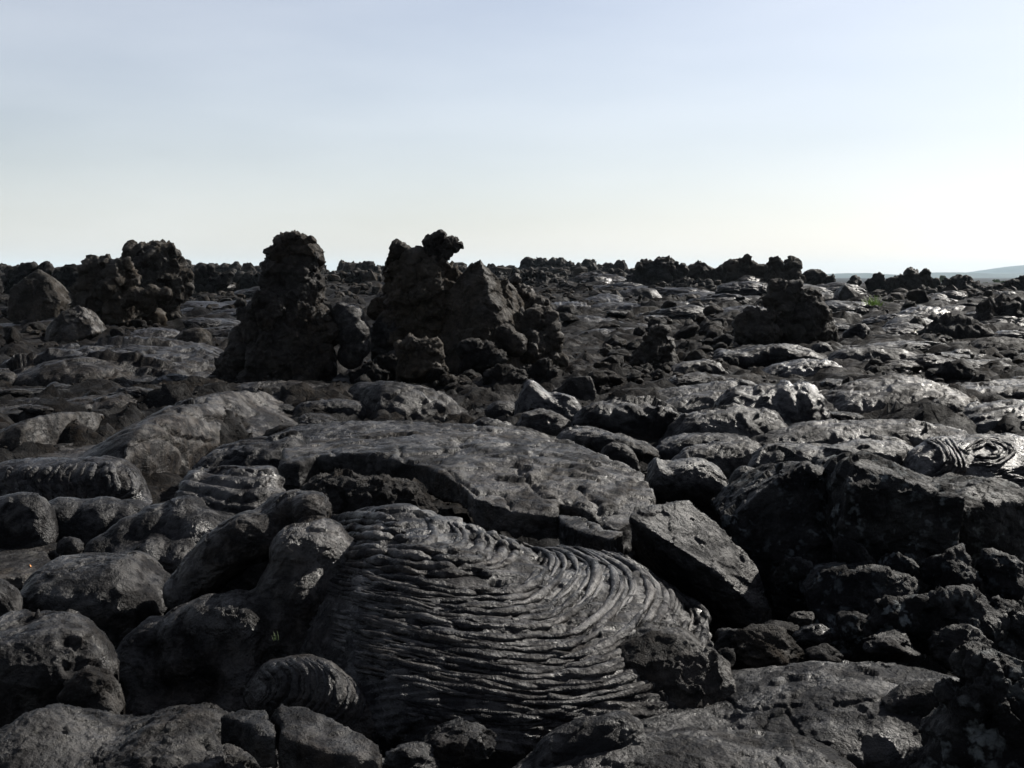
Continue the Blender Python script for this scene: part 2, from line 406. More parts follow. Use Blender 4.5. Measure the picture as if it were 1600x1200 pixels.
def surf_point(P, px, py):
    """nearest front surface points of a mound grid for pixel positions (arrays)"""
    gx, gy = pix(P.reshape(-1, 3)); gx = gx.reshape(P.shape[:2]); gy = gy.reshape(P.shape[:2])
    out = []
    cx = gx.mean(1)
    for x, y in zip(px, py):
        i = int(np.clip(np.searchsorted(cx, x), 1, len(cx) - 2))
        lo, hi = max(0, i - 14), min(len(cx), i + 15)
        crest = np.argmin(gy[i]) + 1
        dd = (gx[lo:hi, :crest] - x) ** 2 + (gy[lo:hi, :crest] - y) ** 2
        k = np.unravel_index(np.argmin(dd), dd.shape); out.append(P[lo + k[0], k[1]])
    return np.array(out)

def catmull(pts, n):
    pts = np.array(pts, float); P = np.concatenate([[2 * pts[0] - pts[1]], pts, [2 * pts[-1] - pts[-2]]])
    d = np.concatenate([[0], np.cumsum(np.linalg.norm(np.diff(pts, axis=0), axis=1))]); t = np.interp(np.linspace(0, d[-1], n), d, np.arange(len(pts)))
    i = np.clip(t.astype(int), 0, len(pts) - 2); f = (t - i)[:, None]
    a, b, c, e = P[i], P[i + 1], P[i + 2], P[i + 3]
    return .5 * (2 * b + (c - a) * f + (2 * a - 5 * b + 4 * c - e) * f ** 2 + (3 * b - a - 3 * c + e) * f ** 3)

def rope_family(parent, P, keys, n, seed, fat=.62, seg=(.25, .8), mat='ropy', lift=.15, jit=.25, wob=3.0):
    """strands of cooled lava skin lying side by side on a surface; one object each"""
    rs = np.random.RandomState(seed); keys = [np.array(k, float) for k in keys]; NS = 64
    def curve(lam):
        q = lam * (len(keys) - 1); i = min(int(q), len(keys) - 2); f = q - i
        return catmull(keys[i] * (1 - f) + keys[i + 1] * f, NS)
    nrm = grid_normals(P)
    lam = (np.arange(n) + .5) / n
    for li, l in enumerate(lam):
        c = curve(np.clip(l + rs.uniform(-jit, jit) / n, 0, 1))
        nb = curve(min(1, l + .5 / n)) - curve(max(0, l - .5 / n))
        t0 = rs.uniform(-.15, .0)
        while t0 < .97:
            ln = rs.uniform(*seg); t1 = min(1.0, t0 + ln); a = max(0.0, t0)
            if t1 - a > .06 and rs.rand() > .05:
                m = max(8, int((t1 - a) * 60))
                tt = np.linspace(a, t1, m) * (NS - 1)
                cx = np.interp(tt, np.arange(NS), c[:, 0]); cy = np.interp(tt, np.arange(NS), c[:, 1])
                arc = np.concatenate([[0], np.cumsum(np.hypot(np.diff(cx), np.diff(cy)))]); pw = max(4.0, float(np.median(np.hypot(nb[:, 0], nb[:, 1]))))
                wn_ = np.stack([arc / pw * .22, np.full(m, li * .31), np.full(m, seed * 1.7)], 1)
                cx = cx + wob * perlin(wn_, 1); cy = cy + wob * perlin(wn_, 2)
                S = surf_point(P, cx, cy)
                wv = np.stack([np.interp(tt, np.arange(NS), nb[:, 0]), np.interp(tt, np.arange(NS), nb[:, 1])], 1)
                S2 = surf_point(P, cx + wv[:, 0] * .5, cy + wv[:, 1] * .5)
                for _ in range(3):
                    S[1:-1] = .25 * S[:-2] + .5 * S[1:-1] + .25 * S[2:]; S2[1:-1] = .25 * S2[:-2] + .5 * S2[1:-1] + .25 * S2[2:]
                T = np.gradient(S, axis=0); T /= np.linalg.norm(T, axis=1)[:, None] + 1e-9
                B = S2 - S; B -= (B * T).sum(1)[:, None] * T
                w = np.linalg.norm(B, axis=1); w = np.clip(w, np.median(w) * .6, np.median(w) * 1.6); w = np.convolve(np.pad(w, 3, 'edge'), np.ones(7) / 7, 'valid')
                B /= np.linalg.norm(B, axis=1)[:, None] + 1e-9
                Nn = np.cross(T, B); Nn *= np.sign(Nn[:, 2] - .6 * Nn[:, 1])[:, None]
                r = 2 * w * fat * (1 + .6 * perlin(wn_ * 1.1, 5)) * np.clip(np.exp(rs.normal() * .32), .5, 1.7)
                r = np.minimum(r, .95 * pw * S[:, 1] / F)
                tap = np.minimum(1, np.minimum(np.arange(m) + .35, m - .65 - np.arange(m)) / 4.0) ** .5
                r = r * tap
                K = 12; an = np.linspace(0, 2 * np.pi, K, endpoint=False)
                rad = r[:, None]
                V = S[:, None] + B[:, None] * (np.cos(an)[None, :, None] * rad[..., None]) + Nn[:, None] * ((np.sin(an)[None, :, None] * .95 + lift) * rad[..., None])
                q = V.reshape(-1, 3); sz = float(np.median(r))
                fl = fbm(q / (sz * 2.2), 3, seed) * .30 * sz + facet(q / (sz * 2.5), seed) * .25 * sz + fbm(q / (sz * .5), 2, seed + 3) * .08 * sz
                q = q + (q - S[:, None].repeat(K, 1).reshape(-1, 3)) / (rad.repeat(K, 1).reshape(-1, 1) + 1e-6) * fl[:, None]
                ii = np.arange(m * K).reshape(m, K); jj = np.roll(ii, -1, 1)
                fc = np.stack([ii[:-1], jj[:-1], jj[1:], ii[1:]], 2).reshape(-1, 4)
                # orient outwards
                link_mesh('rope_fold', q, fc, MAT[mat], parent)
            t0 = t1 - rs.uniform(-.01, .02)

def plane_grid(ref, grad, x0, x1, y0, y1, step=3):
    X0, Y0, Z0 = X_at(ref[0], ref[2]), ref[2], Z_at(ref[1], ref[2]); gx, gy = grad
    px, py = np.meshgrid(np.arange(x0, x1, step), np.arange(y1, y0, -step), indexing='ij'); mm, kk = (px - HX) / F, (py - HY) / F
    Y = (CH - Z0 + gx * X0 + gy * Y0) / (kk + gx * mm + gy)
    return np.stack([mm * Y, Y, CH - kk * Y], 2)

def finish(name, label, cat, V, Q, d, style, mat, seed, size, group, parent, amp=1.0, extra=None):
    n = vnormals(V, Q)
    dis = amp * relief(V, style, size, seed, d / F)
    if extra is not None: dis = dis + extra(V, n)
    o = link_mesh(name, V + n * dis[:, None], Q, MAT[mat], parent)
    if label: tag(o, label, cat, group)
    return o

def crag(name, label, cat, balls, d, style='rough', mat='crag', seed=3, vox=2.0, group=None, parent=None, amp=1.0, deep=1.0, size=None, fuse=0, smooth_extra=None):
    """craggy mass grown from overlapping lumps: (px, py, radius px[, metres nearer(-)/farther(+)])"""
    bm = bmesh.new(); rs = np.random.RandomState(seed)
    k = d / F
    for bi, b in enumerate(balls):
        dd = b[3] if len(b) > 3 else 0.0
        c = Vector((X_at(b[0], d), d + dd, Z_at(b[1], d))); r = b[2] * k
        g = bmesh.ops.create_icosphere(bm, subdivisions=3, radius=r)
        if style in ('spire', 'rough'):
            L_ = LUMPS[(bi * 5 + seed) % len(LUMPS)]
            for q, v in zip(L_, g['verts']): v.co = c + Vector((q[0] * r * 1.06, q[1] * r * deep * 1.06, q[2] * r * 1.06))
        else:
            for v in g['verts']: v.co = c + Vector((v.co.x, v.co.y * deep, v.co.z))
    V, Q = remesh(bm, vox * k, fuse)
    if not fuse: V = relax(V, Q, 1 if style in ('spire', 'rough') else 2)
    return finish(name, label, cat, V, Q, d, style, mat, seed, size or np.median([b[2] for b in balls]) * 3.2 * k, group, parent, amp)

def block(name, label, cat, pts, d, thick=.5, shrink=.8, style='block', mat='block', seed=3, vox=2.2, group=None, parent=None, amp=1.0, drop=.12, cut=None, sm=2):
    """angular block: convex body over front corner points (px, py[, metres farther]) with a smaller back"""
    k = d / F
    f = [Vector((X_at(p[0], d), d + (p[2] if len(p) > 2 else 0), Z_at(p[1], d))) for p in pts]
    lo = min(v.z for v in f); c = sum(f, Vector()) / len(f)
    bk = [Vector((c.x + (v.x - c.x) * shrink, d + thick + (v.y - d) * .5, lo + (v.z - lo) * shrink)) for v in f]
    bot = [Vector((v.x, v.y + .02, lo - drop)) for v in f if v.z < lo + .25 * (max(q.z for q in f) - lo)]
    bm = bmesh.new()
    for v in f + bk + bot: bm.verts.new(v)
    r = bmesh.ops.convex_hull(bm, input=bm.verts)
    junk = [g for g in r['geom_interior'] + r['geom_unused'] if isinstance(g, bmesh.types.BMVert)]
    bmesh.ops.delete(bm, geom=list(set(junk)), context='VERTS')
    V, Q = remesh(bm, vox * k); V = relax(V, Q, sm)
    w = max(p[0] for p in pts) - min(p[0] for p in pts); h = max(p[1] for p in pts) - min(p[1] for p in pts)
    return finish(name, label, cat, V, Q, d, style, mat, seed, math.sqrt(w * h) * k * .8, group, parent, amp)

def slab(name, label, cat, outline, ref, grad, thick, style='plate', mat='plate', seed=5, vox=.014, group=None, parent=None, jag=.02, amp=1.0, inset=.0, extra=None, size=None, lean=(0, 0), bend=None):
    """plate of crust: outline in pixels laid on a tilted plane through ref = (px, py, depth) with slopes grad = (dz/dx, dz/dy)"""
    X0, Y0, Z0 = X_at(ref[0], ref[2]), ref[2], Z_at(ref[1], ref[2]); gx, gy = grad
    pts = []
    rs = np.random.RandomState(seed)
    n = len(outline)
    for i in range(n):
        a, b = np.array(outline[i], float), np.array(outline[(i + 1) % n], float)
        m = max(1, int(np.hypot(*(b - a)) / 14))
        for t in np.arange(m) / m: pts.append(a + (b - a) * t)
    tops = []
    for px, py in pts:
        mm, kk = (px - HX) / F, (py - HY) / F
        Y = (CH - Z0 + gx * X0 + gy * Y0) / (kk + gx * mm + gy)
        tops.append((mm * Y + rs.normal() * jag, Y + rs.normal() * jag, CH - kk * Y))
    bm = bmesh.new(); c = np.mean(tops, 0)
    tv = [bm.verts.new(t) for t in tops]
    bv = [bm.verts.new((c[0] + (t[0] - c[0]) * (1 - inset) + lean[0], c[1] + (t[1] - c[1]) * (1 - inset) + lean[1], t[2] - thick * rs.uniform(.85, 1.15))) for t in tops]
    bm.faces.new(tv); bm.faces.new(bv[::-1])
    for i in range(len(tv)):
        j = (i + 1) % len(tv); bm.faces.new((tv[i], bv[i], bv[j], tv[j]))
    bmesh.ops.recalc_face_normals(bm, faces=bm.faces)
    bmesh.ops.triangulate(bm, faces=bm.faces)
    V, Q = remesh(bm, vox); V = relax(V, Q, 1)
    if bend: V[:, 2] -= bend[0] * ((V[:, 0] - c[0]) / np.abs(V[:, 0] - c[0]).max()) ** 2 + bend[1] * ((V[:, 1] - c[1]) / np.abs(V[:, 1] - c[1]).max()) ** 2 - .75 * (bend[0] + bend[1])
    w = np.ptp([t[0] for t in tops])
    return finish(name, label, cat, V, Q, c[1], style, mat, seed, size or w * .5, group, parent, amp, extra)

def ico(sub):
    bm = bmesh.new(); bmesh.ops.create_icosphere(bm, subdivisions=sub, radius=1)
    V = np.array([v.co[:] for v in bm.verts]); Q = np.array([[v.index for v in f.verts] for f in bm.faces]); bm.free(); return V, Q

def rock_shape(seed, sub=4, angular=1.0, rough=1.0, planes=13):
    """unit rock: a sphere cut by random planes, then worn"""
    rs = np.random.RandomState(seed); V, Q = ico(sub)
    nn = rs.normal(size=(planes, 3)); nn /= np.linalg.norm(nn, axis=1)[:, None]; dd = rs.uniform(.5, .95, planes)
    c = np.clip(V @ nn.T, 1e-3, None); r = (dd[None] / c)
    k = 9.0; rr = -np.log(np.exp(-k * np.minimum(r, 3)).sum(1) + np.exp(-k * 1.15)) / k
    r = 1 * (1 - angular) + rr * angular
    W = V * r[:, None]
    W = W + V * (rough * (.16 * facet(W * 1.6, seed % 50) + .07 * facet(W * 4, seed % 50 + 1) + .10 * fbm(W * 2.0, 4, seed % 60, .6, ridged=True) + .035 * fbm(W * 9, 3, seed % 60 + 7)))[:, None]
    lo, hi = W.min(0), W.max(0)
    return (W - (lo + hi) / 2) / (hi - lo) * 2, Q

LUMPS = [rock_shape(700 + k, 3, 1.0, .55, 9)[0] for k in range(12)]

def rock(name, label, cat, x0, x1, yt, yb, seed, mat='clinker', deep=.85, sub=None, angular=1.0, rough=1.0, group=None, sink=.12, yaw=None, d=None):
    V, Q = rock_shape(seed, sub or (5 if x1 - x0 > 75 else 4), angular, rough)
    z0 = None
    if d is None: d = depth_at(yb); z0 = float(gbase(d))
    w = (x1 - x0) * d / F; dc = d + w * deep * .4
    zb = Z_at(yb, d); zt = Z_at(yt, dc); h = max(zt - zb, .1 * w)
    s = np.array([w / 2, w * deep / 2, h * (1 + sink) / 2])
    P = V * s + np.array([X_at((x0 + x1) / 2, dc), dc, zt - s[2]])
    o = link_mesh(name, P, Q, MAT[mat])
    return tag(o, label, cat, group)
# ------------------------------------------------------------------ ground
def ground_height(x, y):
    P = np.stack([x, y, np.zeros_like(x)], -1).reshape(-1, 3)
    d = np.maximum(P[:, 1], 0); ang = P[:, 0] / np.maximum(d, 1)
    z = gbase(d) - .20 + .05 * sstep(6, 8, d) + .13 * sstep(9, 13, d)
    near = 1 - sstep(30, 70, d); mid = sstep(6, 11, d)
    wp = .4 * np.stack([perlin(P * .8, 3), perlin(P * .8, 8), 0 * d], 1)
    w1, w2 = worley(P * np.array([1.0, .6, 1]) + wp, 4, (0,))
    z += near * (.24 * np.sqrt(np.clip(w2 - w1, 0, .6)) * mid + .08 * fbm(P * 1.3, 4, 2) + .035 * fbm(P * 5, 4, 5, .6, ridged=True) + .09 * facet(P * 1.7 + wp, 3, (0,)) + .05 * facet(P * 4.5, 4, (0,)))
    rub = np.clip(.3 + 1.6 * fbm(P * .22, 3, 44), 0, 1)
    z += near * mid * rub * (.16 * fbm(P * 1.9, 5, 46, .6, ridged=True) + .12 * facet(P * 2.6, 47, (0,)))
    far = sstep(22, 70, d)
    z += far * (.55 * fbm(P * .09, 4, 12) + .40 * fbm(P * .45, 4, 15, ridged=True))
    z += .35 * sstep(15, 40, d) * facet(P * np.array([.6, .4, 1]), 6, (0,)) * (1 - sstep(150, 300, d))
    z -= 2.8 * sstep(.24, .30, ang) * sstep(58, 105, d) * (1 - sstep(180, 300, d))
    pit = np.exp(-(((P[:, 0] - 2.35) / 1.1) ** 2 + ((P[:, 1] - 5.4) / .8) ** 2)); z -= .25 * pit
    z -= .12 * (1 - sstep(3, 7, d))
    return z.reshape(np.shape(x))
rows = np.concatenate([np.linspace(-6, 2.4, 15), 2.5 * np.exp(np.linspace(0, np.log(8 / 2.5), 90))[:-1], 8 * np.exp(np.linspace(0, np.log(110 / 8), 460))[:-1], 110 * np.exp(np.linspace(0, np.log(9000 / 110), 120))])
fan = np.linspace(-1, 1, 350); fan = .35 * fan + .65 * np.sign(fan) * np.abs(fan) ** 1.6
YY = rows[:, None] * np.ones((1, len(fan))); XX = fan[None] * (np.maximum(rows, 2.5)[:, None] * 1.05 + 3)
ZZ = ground_height(XX, YY)
o = link_mesh('lava_ground', np.stack([XX, YY, ZZ], 2).reshape(-1, 3), grid_faces(*XX.shape)[:, ::-1], MAT['ground'], origin=(0, 0, 0))
tag(o, None, None, kind='structure')

# ------------------------------------------------------------------ far hills
def hill(name, pts, d, dz):
    xs = np.linspace(pts[0][0], pts[-1][0], 160); yt = smooth_interp(xs, pts)
    rows_ = np.linspace(0, 1, 24); V = np.zeros((160, 24, 3))
    for j, t in enumerate(rows_):
        dd = d - dz + 2 * dz * t; sh = math.sin(math.pi * min(t, .999)) ** 1.2
        V[:, j, 0] = X_at(xs, d); V[:, j, 1] = dd
        V[:, j, 2] = -8 + (Z_at(yt, d) + 8) * sh
    q = V.reshape(-1, 3); q[:, 2] += fbm(q * .006, 4, 3) * 5 * (q[:, 2] > 0)
    return tag(link_mesh(name, q, grid_faces(160, 24), MAT['hill']), None, None, kind='structure')
hill('near_hills', [(1150, 445), (1240, 434), (1300, 428), (1345, 427), (1395, 430), (1440, 429), (1480, 425), (1520, 427), (1570, 428), (1640, 426), (1750, 432), (1900, 430)], 5200, 900)
hill('far_hills', [(1380, 440), (1440, 434), (1500, 430), (1545, 427), (1575, 419), (1600, 415), (1650, 411), (1720, 418), (1850, 425)], 7600, 1200)

# ------------------------------------------------------------------ spires and crags of the middle distance
sp = empty('lava_spire', (X_at(440, 16), 16, 0), 'tall black lava spire with a knobbed head, wide base on smooth lava', 'lava spire')
crag('body', None, None, [(450, 425, 36), (470, 430, 32), (482, 447, 26), (432, 440, 24), (448, 468, 40), (472, 470, 36), (454, 500, 50), (420, 516, 40), (482, 512, 44), (503, 522, 28),
     (402, 552, 42), (450, 555, 54, -.1), (488, 562, 34), (372, 578, 30), (420, 590, 46, -.2), (480, 592, 36, -.15), (350, 594, 18), (508, 592, 16)], 16, parent=sp, seed=11, vox=1.5, amp=.62, size=.70, style='spire')
crag('head', None, None, [(457, 378, 15), (440, 385, 14), (475, 381, 14), (486, 398, 13), (430, 398, 16), (455, 402, 27), (424, 410, 11), (496, 405, 8), (470, 408, 24)], 16, parent=sp, seed=12, vox=1.4, size=.42, style='spire')
crag('shoulder', None, None, [(425, 470, 16, -.42), (440, 482, 14, -.45), (415, 486, 15, -.42), (432, 497, 17, -.48), (450, 470, 10, -.40)], 16, parent=sp, seed=13, vox=1.9, size=.3)
cr = empty('lava_crag', (X_at(655, 17), 17, 0), 'black crag topped by a hooked knob jutting sideways', 'lava crag')
crag('body', None, None, [(620, 422, 20), (640, 420, 24), (622, 452, 24), (650, 448, 34), (640, 485, 46), (690, 480, 50), (682, 440, 34), (712, 440, 16), (600, 480, 16), (660, 520, 50)], 17, parent=cr, seed=21, vox=1.5, size=.8, amp=.9, style='spire')
crag('horn', None, None, [(628, 398, 16), (618, 408, 13), (640, 404, 13), (610, 424, 10)], 17, parent=cr, seed=22, vox=1.8, size=.4)
crag('hooked_knob', None, None, [(671, 379, 12), (686, 375, 11), (702, 380, 12), (714, 386, 8), (690, 391, 14), (675, 400, 16), (662, 412, 18), (698, 396, 9)], 17, parent=cr, seed=23, vox=1.4, size=.42, style='spire')
pk = empty('lava_peak', (X_at(770, 16.4), 16.4, 0), 'dark pyramid-shaped lava peak with one sunlit facet beside the hooked crag', 'lava peak')
block('face', None, None, [(750, 401, .15), (738, 405, .2), (722, 428, .1), (700, 455, .3), (670, 505, .4), (664, 565, .3), (772, 585, -.75), (778, 500, -.35), (800, 452, .35), (845, 520, .5), (850, 575, .2)], 16.4, thick=1.0, shrink=.7, parent=pk, seed=31, vox=1.6, amp=.7, mat='crag', sm=1)
crag('buttress', None, None, [(806, 440, 10, .7), (822, 460, 16, .65), (836, 482, 20, .5), (846, 505, 24, .2), (826, 512, 26, .2), (858, 538, 20, .1), (832, 550, 32), (868, 560, 14)], 16.5, parent=pk, seed=32, vox=2.1, size=.5, style='spire')
crag('buttress', None, None, [(790, 520, 16, -.4), (805, 535, 18, -.45), (770, 545, 18, -.4)], 16.4, parent=pk, seed=33, vox=1.9, size=.35, style='block')

crag('lava_crag', 'broad rounded crag, the highest rock near the pyramid boulder', 'lava crag',
     [(240, 398, 20), (222, 400, 20), (258, 402, 20), (212, 410, 14), (270, 418, 16), (245, 425, 34), (215, 430, 26), (276, 440, 18), (235, 455, 40), (270, 465, 28), (200, 460, 30)], 34, seed=41, vox=2.0, size=1.3, style='spire')
crag('lava_crag', 'lower dark crag leaning against the broad rounded crag', 'lava crag',
     [(150, 425, 18), (170, 420, 14), (190, 425, 17), (145, 445, 24), (180, 450, 32), (205, 440, 14), (150, 475, 32), (195, 478, 30), (130, 480, 14)], 30, seed=42, vox=2.0, size=1.1, style='spire')
block('lava_boulder', 'pyramid boulder with a pale sunlit face and pitted foot', 'boulder', [(52, 421, .3), (35, 436), (14, 452), (12, 490), (50, 500, -.2), (86, 488, 0), (93, 470, .2), (75, 445, .3), (64, 430, .3)], 31, thick=1.4, seed=43, vox=1.9, amp=.6, mat='crag')
block('lava_boulder', 'angular split boulder with ochre-streaked facets beside the tall spire', 'boulder', [(115, 478, .2), (98, 488), (72, 512), (68, 532), (105, 534, -.3), (152, 520, 0), (140, 505, .2), (125, 483, .3)], 25.5, thick=1.0, seed=44, vox=1.8, amp=.8, mat='plate')
rock('lava_boulder', 'boxy brown-tinted boulder below the broad rounded crag', 'boulder', 206, 264, 480, 522, 5, 'brown')
crag('lava_boulder', 'brown rough flat-topped boulder at the foot of the broad crag', 'boulder', [(215, 465, 14), (240, 462, 14), (258, 462, 12), (228, 472, 16), (205, 470, 10)], 29, seed=46, vox=1.9, size=.7, mat='brown')
rock('lava_boulder', 'dark round boulder with moss, tucked beside the tall spire', 'boulder', 268, 332, 512, 556, 8, 'crag', angular=.6)
rock('lava_boulder', 'knobby upright stone behind the boxy brown boulder', 'boulder', 248, 280, 468, 506, 12, 'block')
rock('lava_boulder', 'smooth oval stone between the split boulder and the dark crag', 'boulder', 144, 168, 494, 515, 14, 'smooth', angular=.3, rough=.5)
E('ribbed fan-shaped shell of lava behind the shadowed dome', 188, 282, 514, 541, .6, mat='ropy', style='smooth', ridge=lambda gx, gy, P, u, s: .03 * np.abs(np.sin((gx + gy * 1.2) * .42)))
mound('lava_dome', 'wide smooth dome crossed by the shadow of the tall spire', 'lava dome', [(15, 598), (60, 570), (110, 545), (170, 533), (230, 533), (290, 545), (335, 570), (370, 600)], 608, ratio=1.0, peak=.6, mat='smooth', amp=1.3, p=2.0,
      cracks=[[(20, 595), (80, 570), (180, 556), (195, 575), (260, 590)], [(160, 580), (170, 602)]], crackd=.02)
mound('lava_lobe', 'lower brownish lobe in front of the shadowed dome', 'lava lobe', [(18, 600), (50, 582), (90, 565), (130, 560), (180, 575), (215, 600)], 612, ratio=.7, peak=.5, mat='smooth')
E('narrow lobe beside the low end of the shadowed dome', -30, 32, 576, 612, .4)
rock('lava_boulder', 'small domed stone with a lit cap beside the shadowed dome', 'boulder', 0, 34, 561, 586, 17, 'smooth', angular=.4)
rock('pale_rock', 'cream-coloured broken rock at the foot of the tall spire', 'rock', 282, 316, 586, 609, 19, 'brown')
rock('pale_pebble', 'tiny white pebble beside the cream-coloured rock', 'pebble', 257, 273, 604, 611, 20, 'pale', sub=3)
rock('lava_boulder', 'grey clotted boulder resting on the shelf below the shadowed dome', 'boulder', 64, 126, 597, 626, 22, 'plate', angular=.5, rough=1.3)
crag('lava_boulder', 'smooth tilted boulder leaning on the flank of the tall spire', 'boulder', [(533, 485, 14), (545, 500, 24), (552, 520, 27), (556, 540, 24), (548, 555, 22), (530, 520, 18)], 16.0, seed=51, vox=1.9, size=.6, style='toe', mat='plate', amp=1.2)
block('lava_block', 'flat dark block at the foot of the hooked crag', 'lava block', [(582, 505), (598, 492, .2), (640, 490, .3), (668, 505, .2), (682, 530), (660, 552, -.2), (580, 550)], 16.6, thick=.7, seed=52, vox=2.2)
crag('lava_boulder', 'dark lump wedged between tilted boulder and hooked crag', 'boulder', [(600, 470, 14), (618, 475, 18), (630, 488, 18), (592, 485, 14)], 17.5, seed=53, vox=2.0, size=.5)
crag('lava_boulder', 'pitted clinker boulder with brownish lit crown below the flat dark block', 'boulder', [(650, 540, 16), (670, 548, 20), (635, 550, 18), (660, 570, 30), (640, 580, 22), (680, 580, 18)], 14.9, seed=54, vox=2.0, size=.45)
for k, (b, lb) in enumerate([([(735, 548, 18), (755, 552, 20), (775, 562, 16), (745, 572, 26)], 'broad clinker heap below the pyramid peak'),
    ([(790, 588, 18), (770, 592, 16), (810, 592, 14), (795, 604, 20)], 'grainy grey clinker mound next to the shining dome'),
    ([(845, 578, 16), (830, 585, 15), (858, 590, 12), (845, 600, 18)], 'clinker lump beside the grainy grey mound'),
    ([(700, 600, 14), (718, 605, 16), (690, 610, 12)], 'low clinker lump behind the shining dome'),
    ([(560, 590, 14), (578, 582, 14), (595, 590, 13), (575, 600, 18)], 'crumbly clinker heap beside the tall spire base'),
    ([(612, 560, 12), (600, 572, 14), (618, 580, 14)], 'small clinker pile beside the pitted clinker boulder')]):
    crag('clinker_heap', lb, 'clinker heap', b, [15.6, 14.6, 14.9, 14.6, 15.2, 15.5][k], seed=60 + k, vox=2.0, size=.35, mat='clinker')
crag('lava_pinnacle', 'narrow upright pinnacle with a brown lit edge standing in rubble', 'lava pinnacle', [(1030, 522, 13), (1020, 530, 12), (1038, 540, 15), (1022, 550, 22), (1045, 560, 17), (1010, 570, 22), (1050, 582, 18), (1025, 585, 30)], 17.2, seed=71, vox=1.9, size=.5, style='spire')
block('lava_block', 'flat-faced dark wedge block standing behind the striped round lobe', 'lava block', [(893, 590, .1), (925, 588, .1), (931, 610, 0), (928, 642, -.1), (905, 650, -.1), (868, 628, .1), (864, 612, .1)], 13.3, thick=.35, seed=72, vox=2.0, amp=.35)
crag('lava_crag', 'ragged shaggy crag standing alone among smooth lobes', 'lava crag', [(1215, 455, 15), (1240, 462, 18), (1265, 468, 15), (1220, 478, 22), (1255, 490, 30), (1225, 508, 34), (1275, 510, 26), (1250, 530, 38), (1295, 525, 14)], 23, seed=73, vox=2.0, size=.75, style='spire')
crag('lava_crag', 'squat black crag with twin tops beside the shaggy crag', 'lava crag', [(1160, 505, 12), (1178, 495, 13), (1200, 500, 15), (1165, 520, 20), (1195, 525, 24), (1175, 540, 22)], 22.5, seed=74, vox=2.0, size=.6)
block('lava_boulder', 'pointed dark boulder with one bright lit edge near the green weed', 'boulder', [(1322, 444, .2), (1312, 458), (1309, 476), (1345, 484, -.5), (1359, 482, -.2), (1352, 466, .0), (1335, 450, .2)], 50, thick=1.5, seed=75, vox=1.8, amp=.35)
rock('lava_boulder', 'hooded stone with a light streak below the shaggy crag', 'boulder', 1316, 1362, 505, 540, 77, 'block')
# ridge against the sky on the right
for k, (b, d, lb) in enumerate([
    ([(1010, 420, 14), (1035, 414, 12), (1048, 416, 11), (1025, 432, 20), (1058, 430, 14), (995, 440, 14)], 75, 'rounded skyline outcrop at the start of the long toothed ridge'),
    ([(1080, 424, 9), (1098, 418, 9), (1112, 424, 10), (1090, 436, 16), (1125, 425, 9), (1120, 440, 14)], 78, 'low toothed skyline outcrop in the middle of the ridge'),
    ([(1150, 422, 12), (1168, 412, 9), (1172, 420, 12), (1155, 438, 18), (1190, 425, 12), (1185, 440, 16)], 76, 'humped skyline outcrop beside the twin knobs'),
    ([(1210, 410, 9), (1212, 422, 10), (1237, 412, 10), (1238, 424, 11), (1222, 436, 16), (1245, 440, 12), (1205, 436, 12)], 74, 'skyline outcrop with twin knobs and a notch of sky between'),
    ([(1265, 432, 9), (1280, 434, 10), (1295, 440, 9), (1270, 446, 14)], 80, 'small skyline outcrop beside the twin knobs'),
    ([(1372, 436, 7), (1365, 444, 9), (1337, 438, 5), (1335, 446, 7), (1385, 446, 8)], 88, 'pointed skyline rocks in front of the blue hills'),
    ([(1408, 438, 9), (1425, 430, 10), (1445, 432, 9), (1432, 444, 16), (1455, 442, 9), (1400, 448, 12)], 84, 'highest skyline outcrop in front of the blue hills'),
    ([(1480, 444, 7), (1495, 441, 7), (1510, 443, 7), (1525, 448, 7), (1500, 452, 14)], 86, 'flat reddish skyline outcrop beside the distant trees'),
    ([(1580, 446, 9), (1600, 444, 12), (1565, 452, 8), (1590, 456, 14)], 70, 'dark skyline outcrop next to the distant trees')]):
    crag('skyline_outcrop', lb, 'lava outcrop', [(x, y + 1, r * 1.12) for x, y, r in b] + [(x, y + 18, r * 1.2) for x, y, r in b] + [(x, y + 36, r * 1.2) for x, y, r in b[3:]], d, seed=80 + k, vox=1.8, size=d * .028, mat='clinker')
for k, (b, d, lb) in enumerate([
    ([(20, 428, 12), (45, 424, 12), (70, 424, 13), (35, 438, 18), (62, 440, 20)], 60, 'knobby skyline mound behind the pyramid boulder'),
    ([(110, 424, 12), (95, 430, 12), (122, 432, 14), (105, 442, 18), (136, 421, 6)], 58, 'draped skyline mound beside the dark crag'),
    ([(325, 424, 9), (312, 434, 10), (335, 436, 11), (355, 432, 8), (345, 442, 12)], 60, 'small skyline mound between broad crag and tall spire'),
    ([(375, 436, 8), (390, 434, 8), (405, 434, 7), (385, 444, 12)], 66, 'low skyline rubble directly beside the tall spire'),
    ([(535, 430, 6), (558, 426, 6), (570, 431, 7), (548, 437, 9), (590, 434, 7)], 80, 'low skyline rubble between tall spire and hooked crag'),
    ([(960, 430, 7), (975, 434, 8), (940, 436, 8), (985, 438, 8)], 90, 'low skyline rubble at the end of the long toothed ridge')]):
    crag('skyline_outcrop', lb, 'lava outcrop', b + [(x, y + 16, r) for x, y, r in b[:3]], d, seed=95 + k, vox=1.8, size=d * .03, mat='clinker')

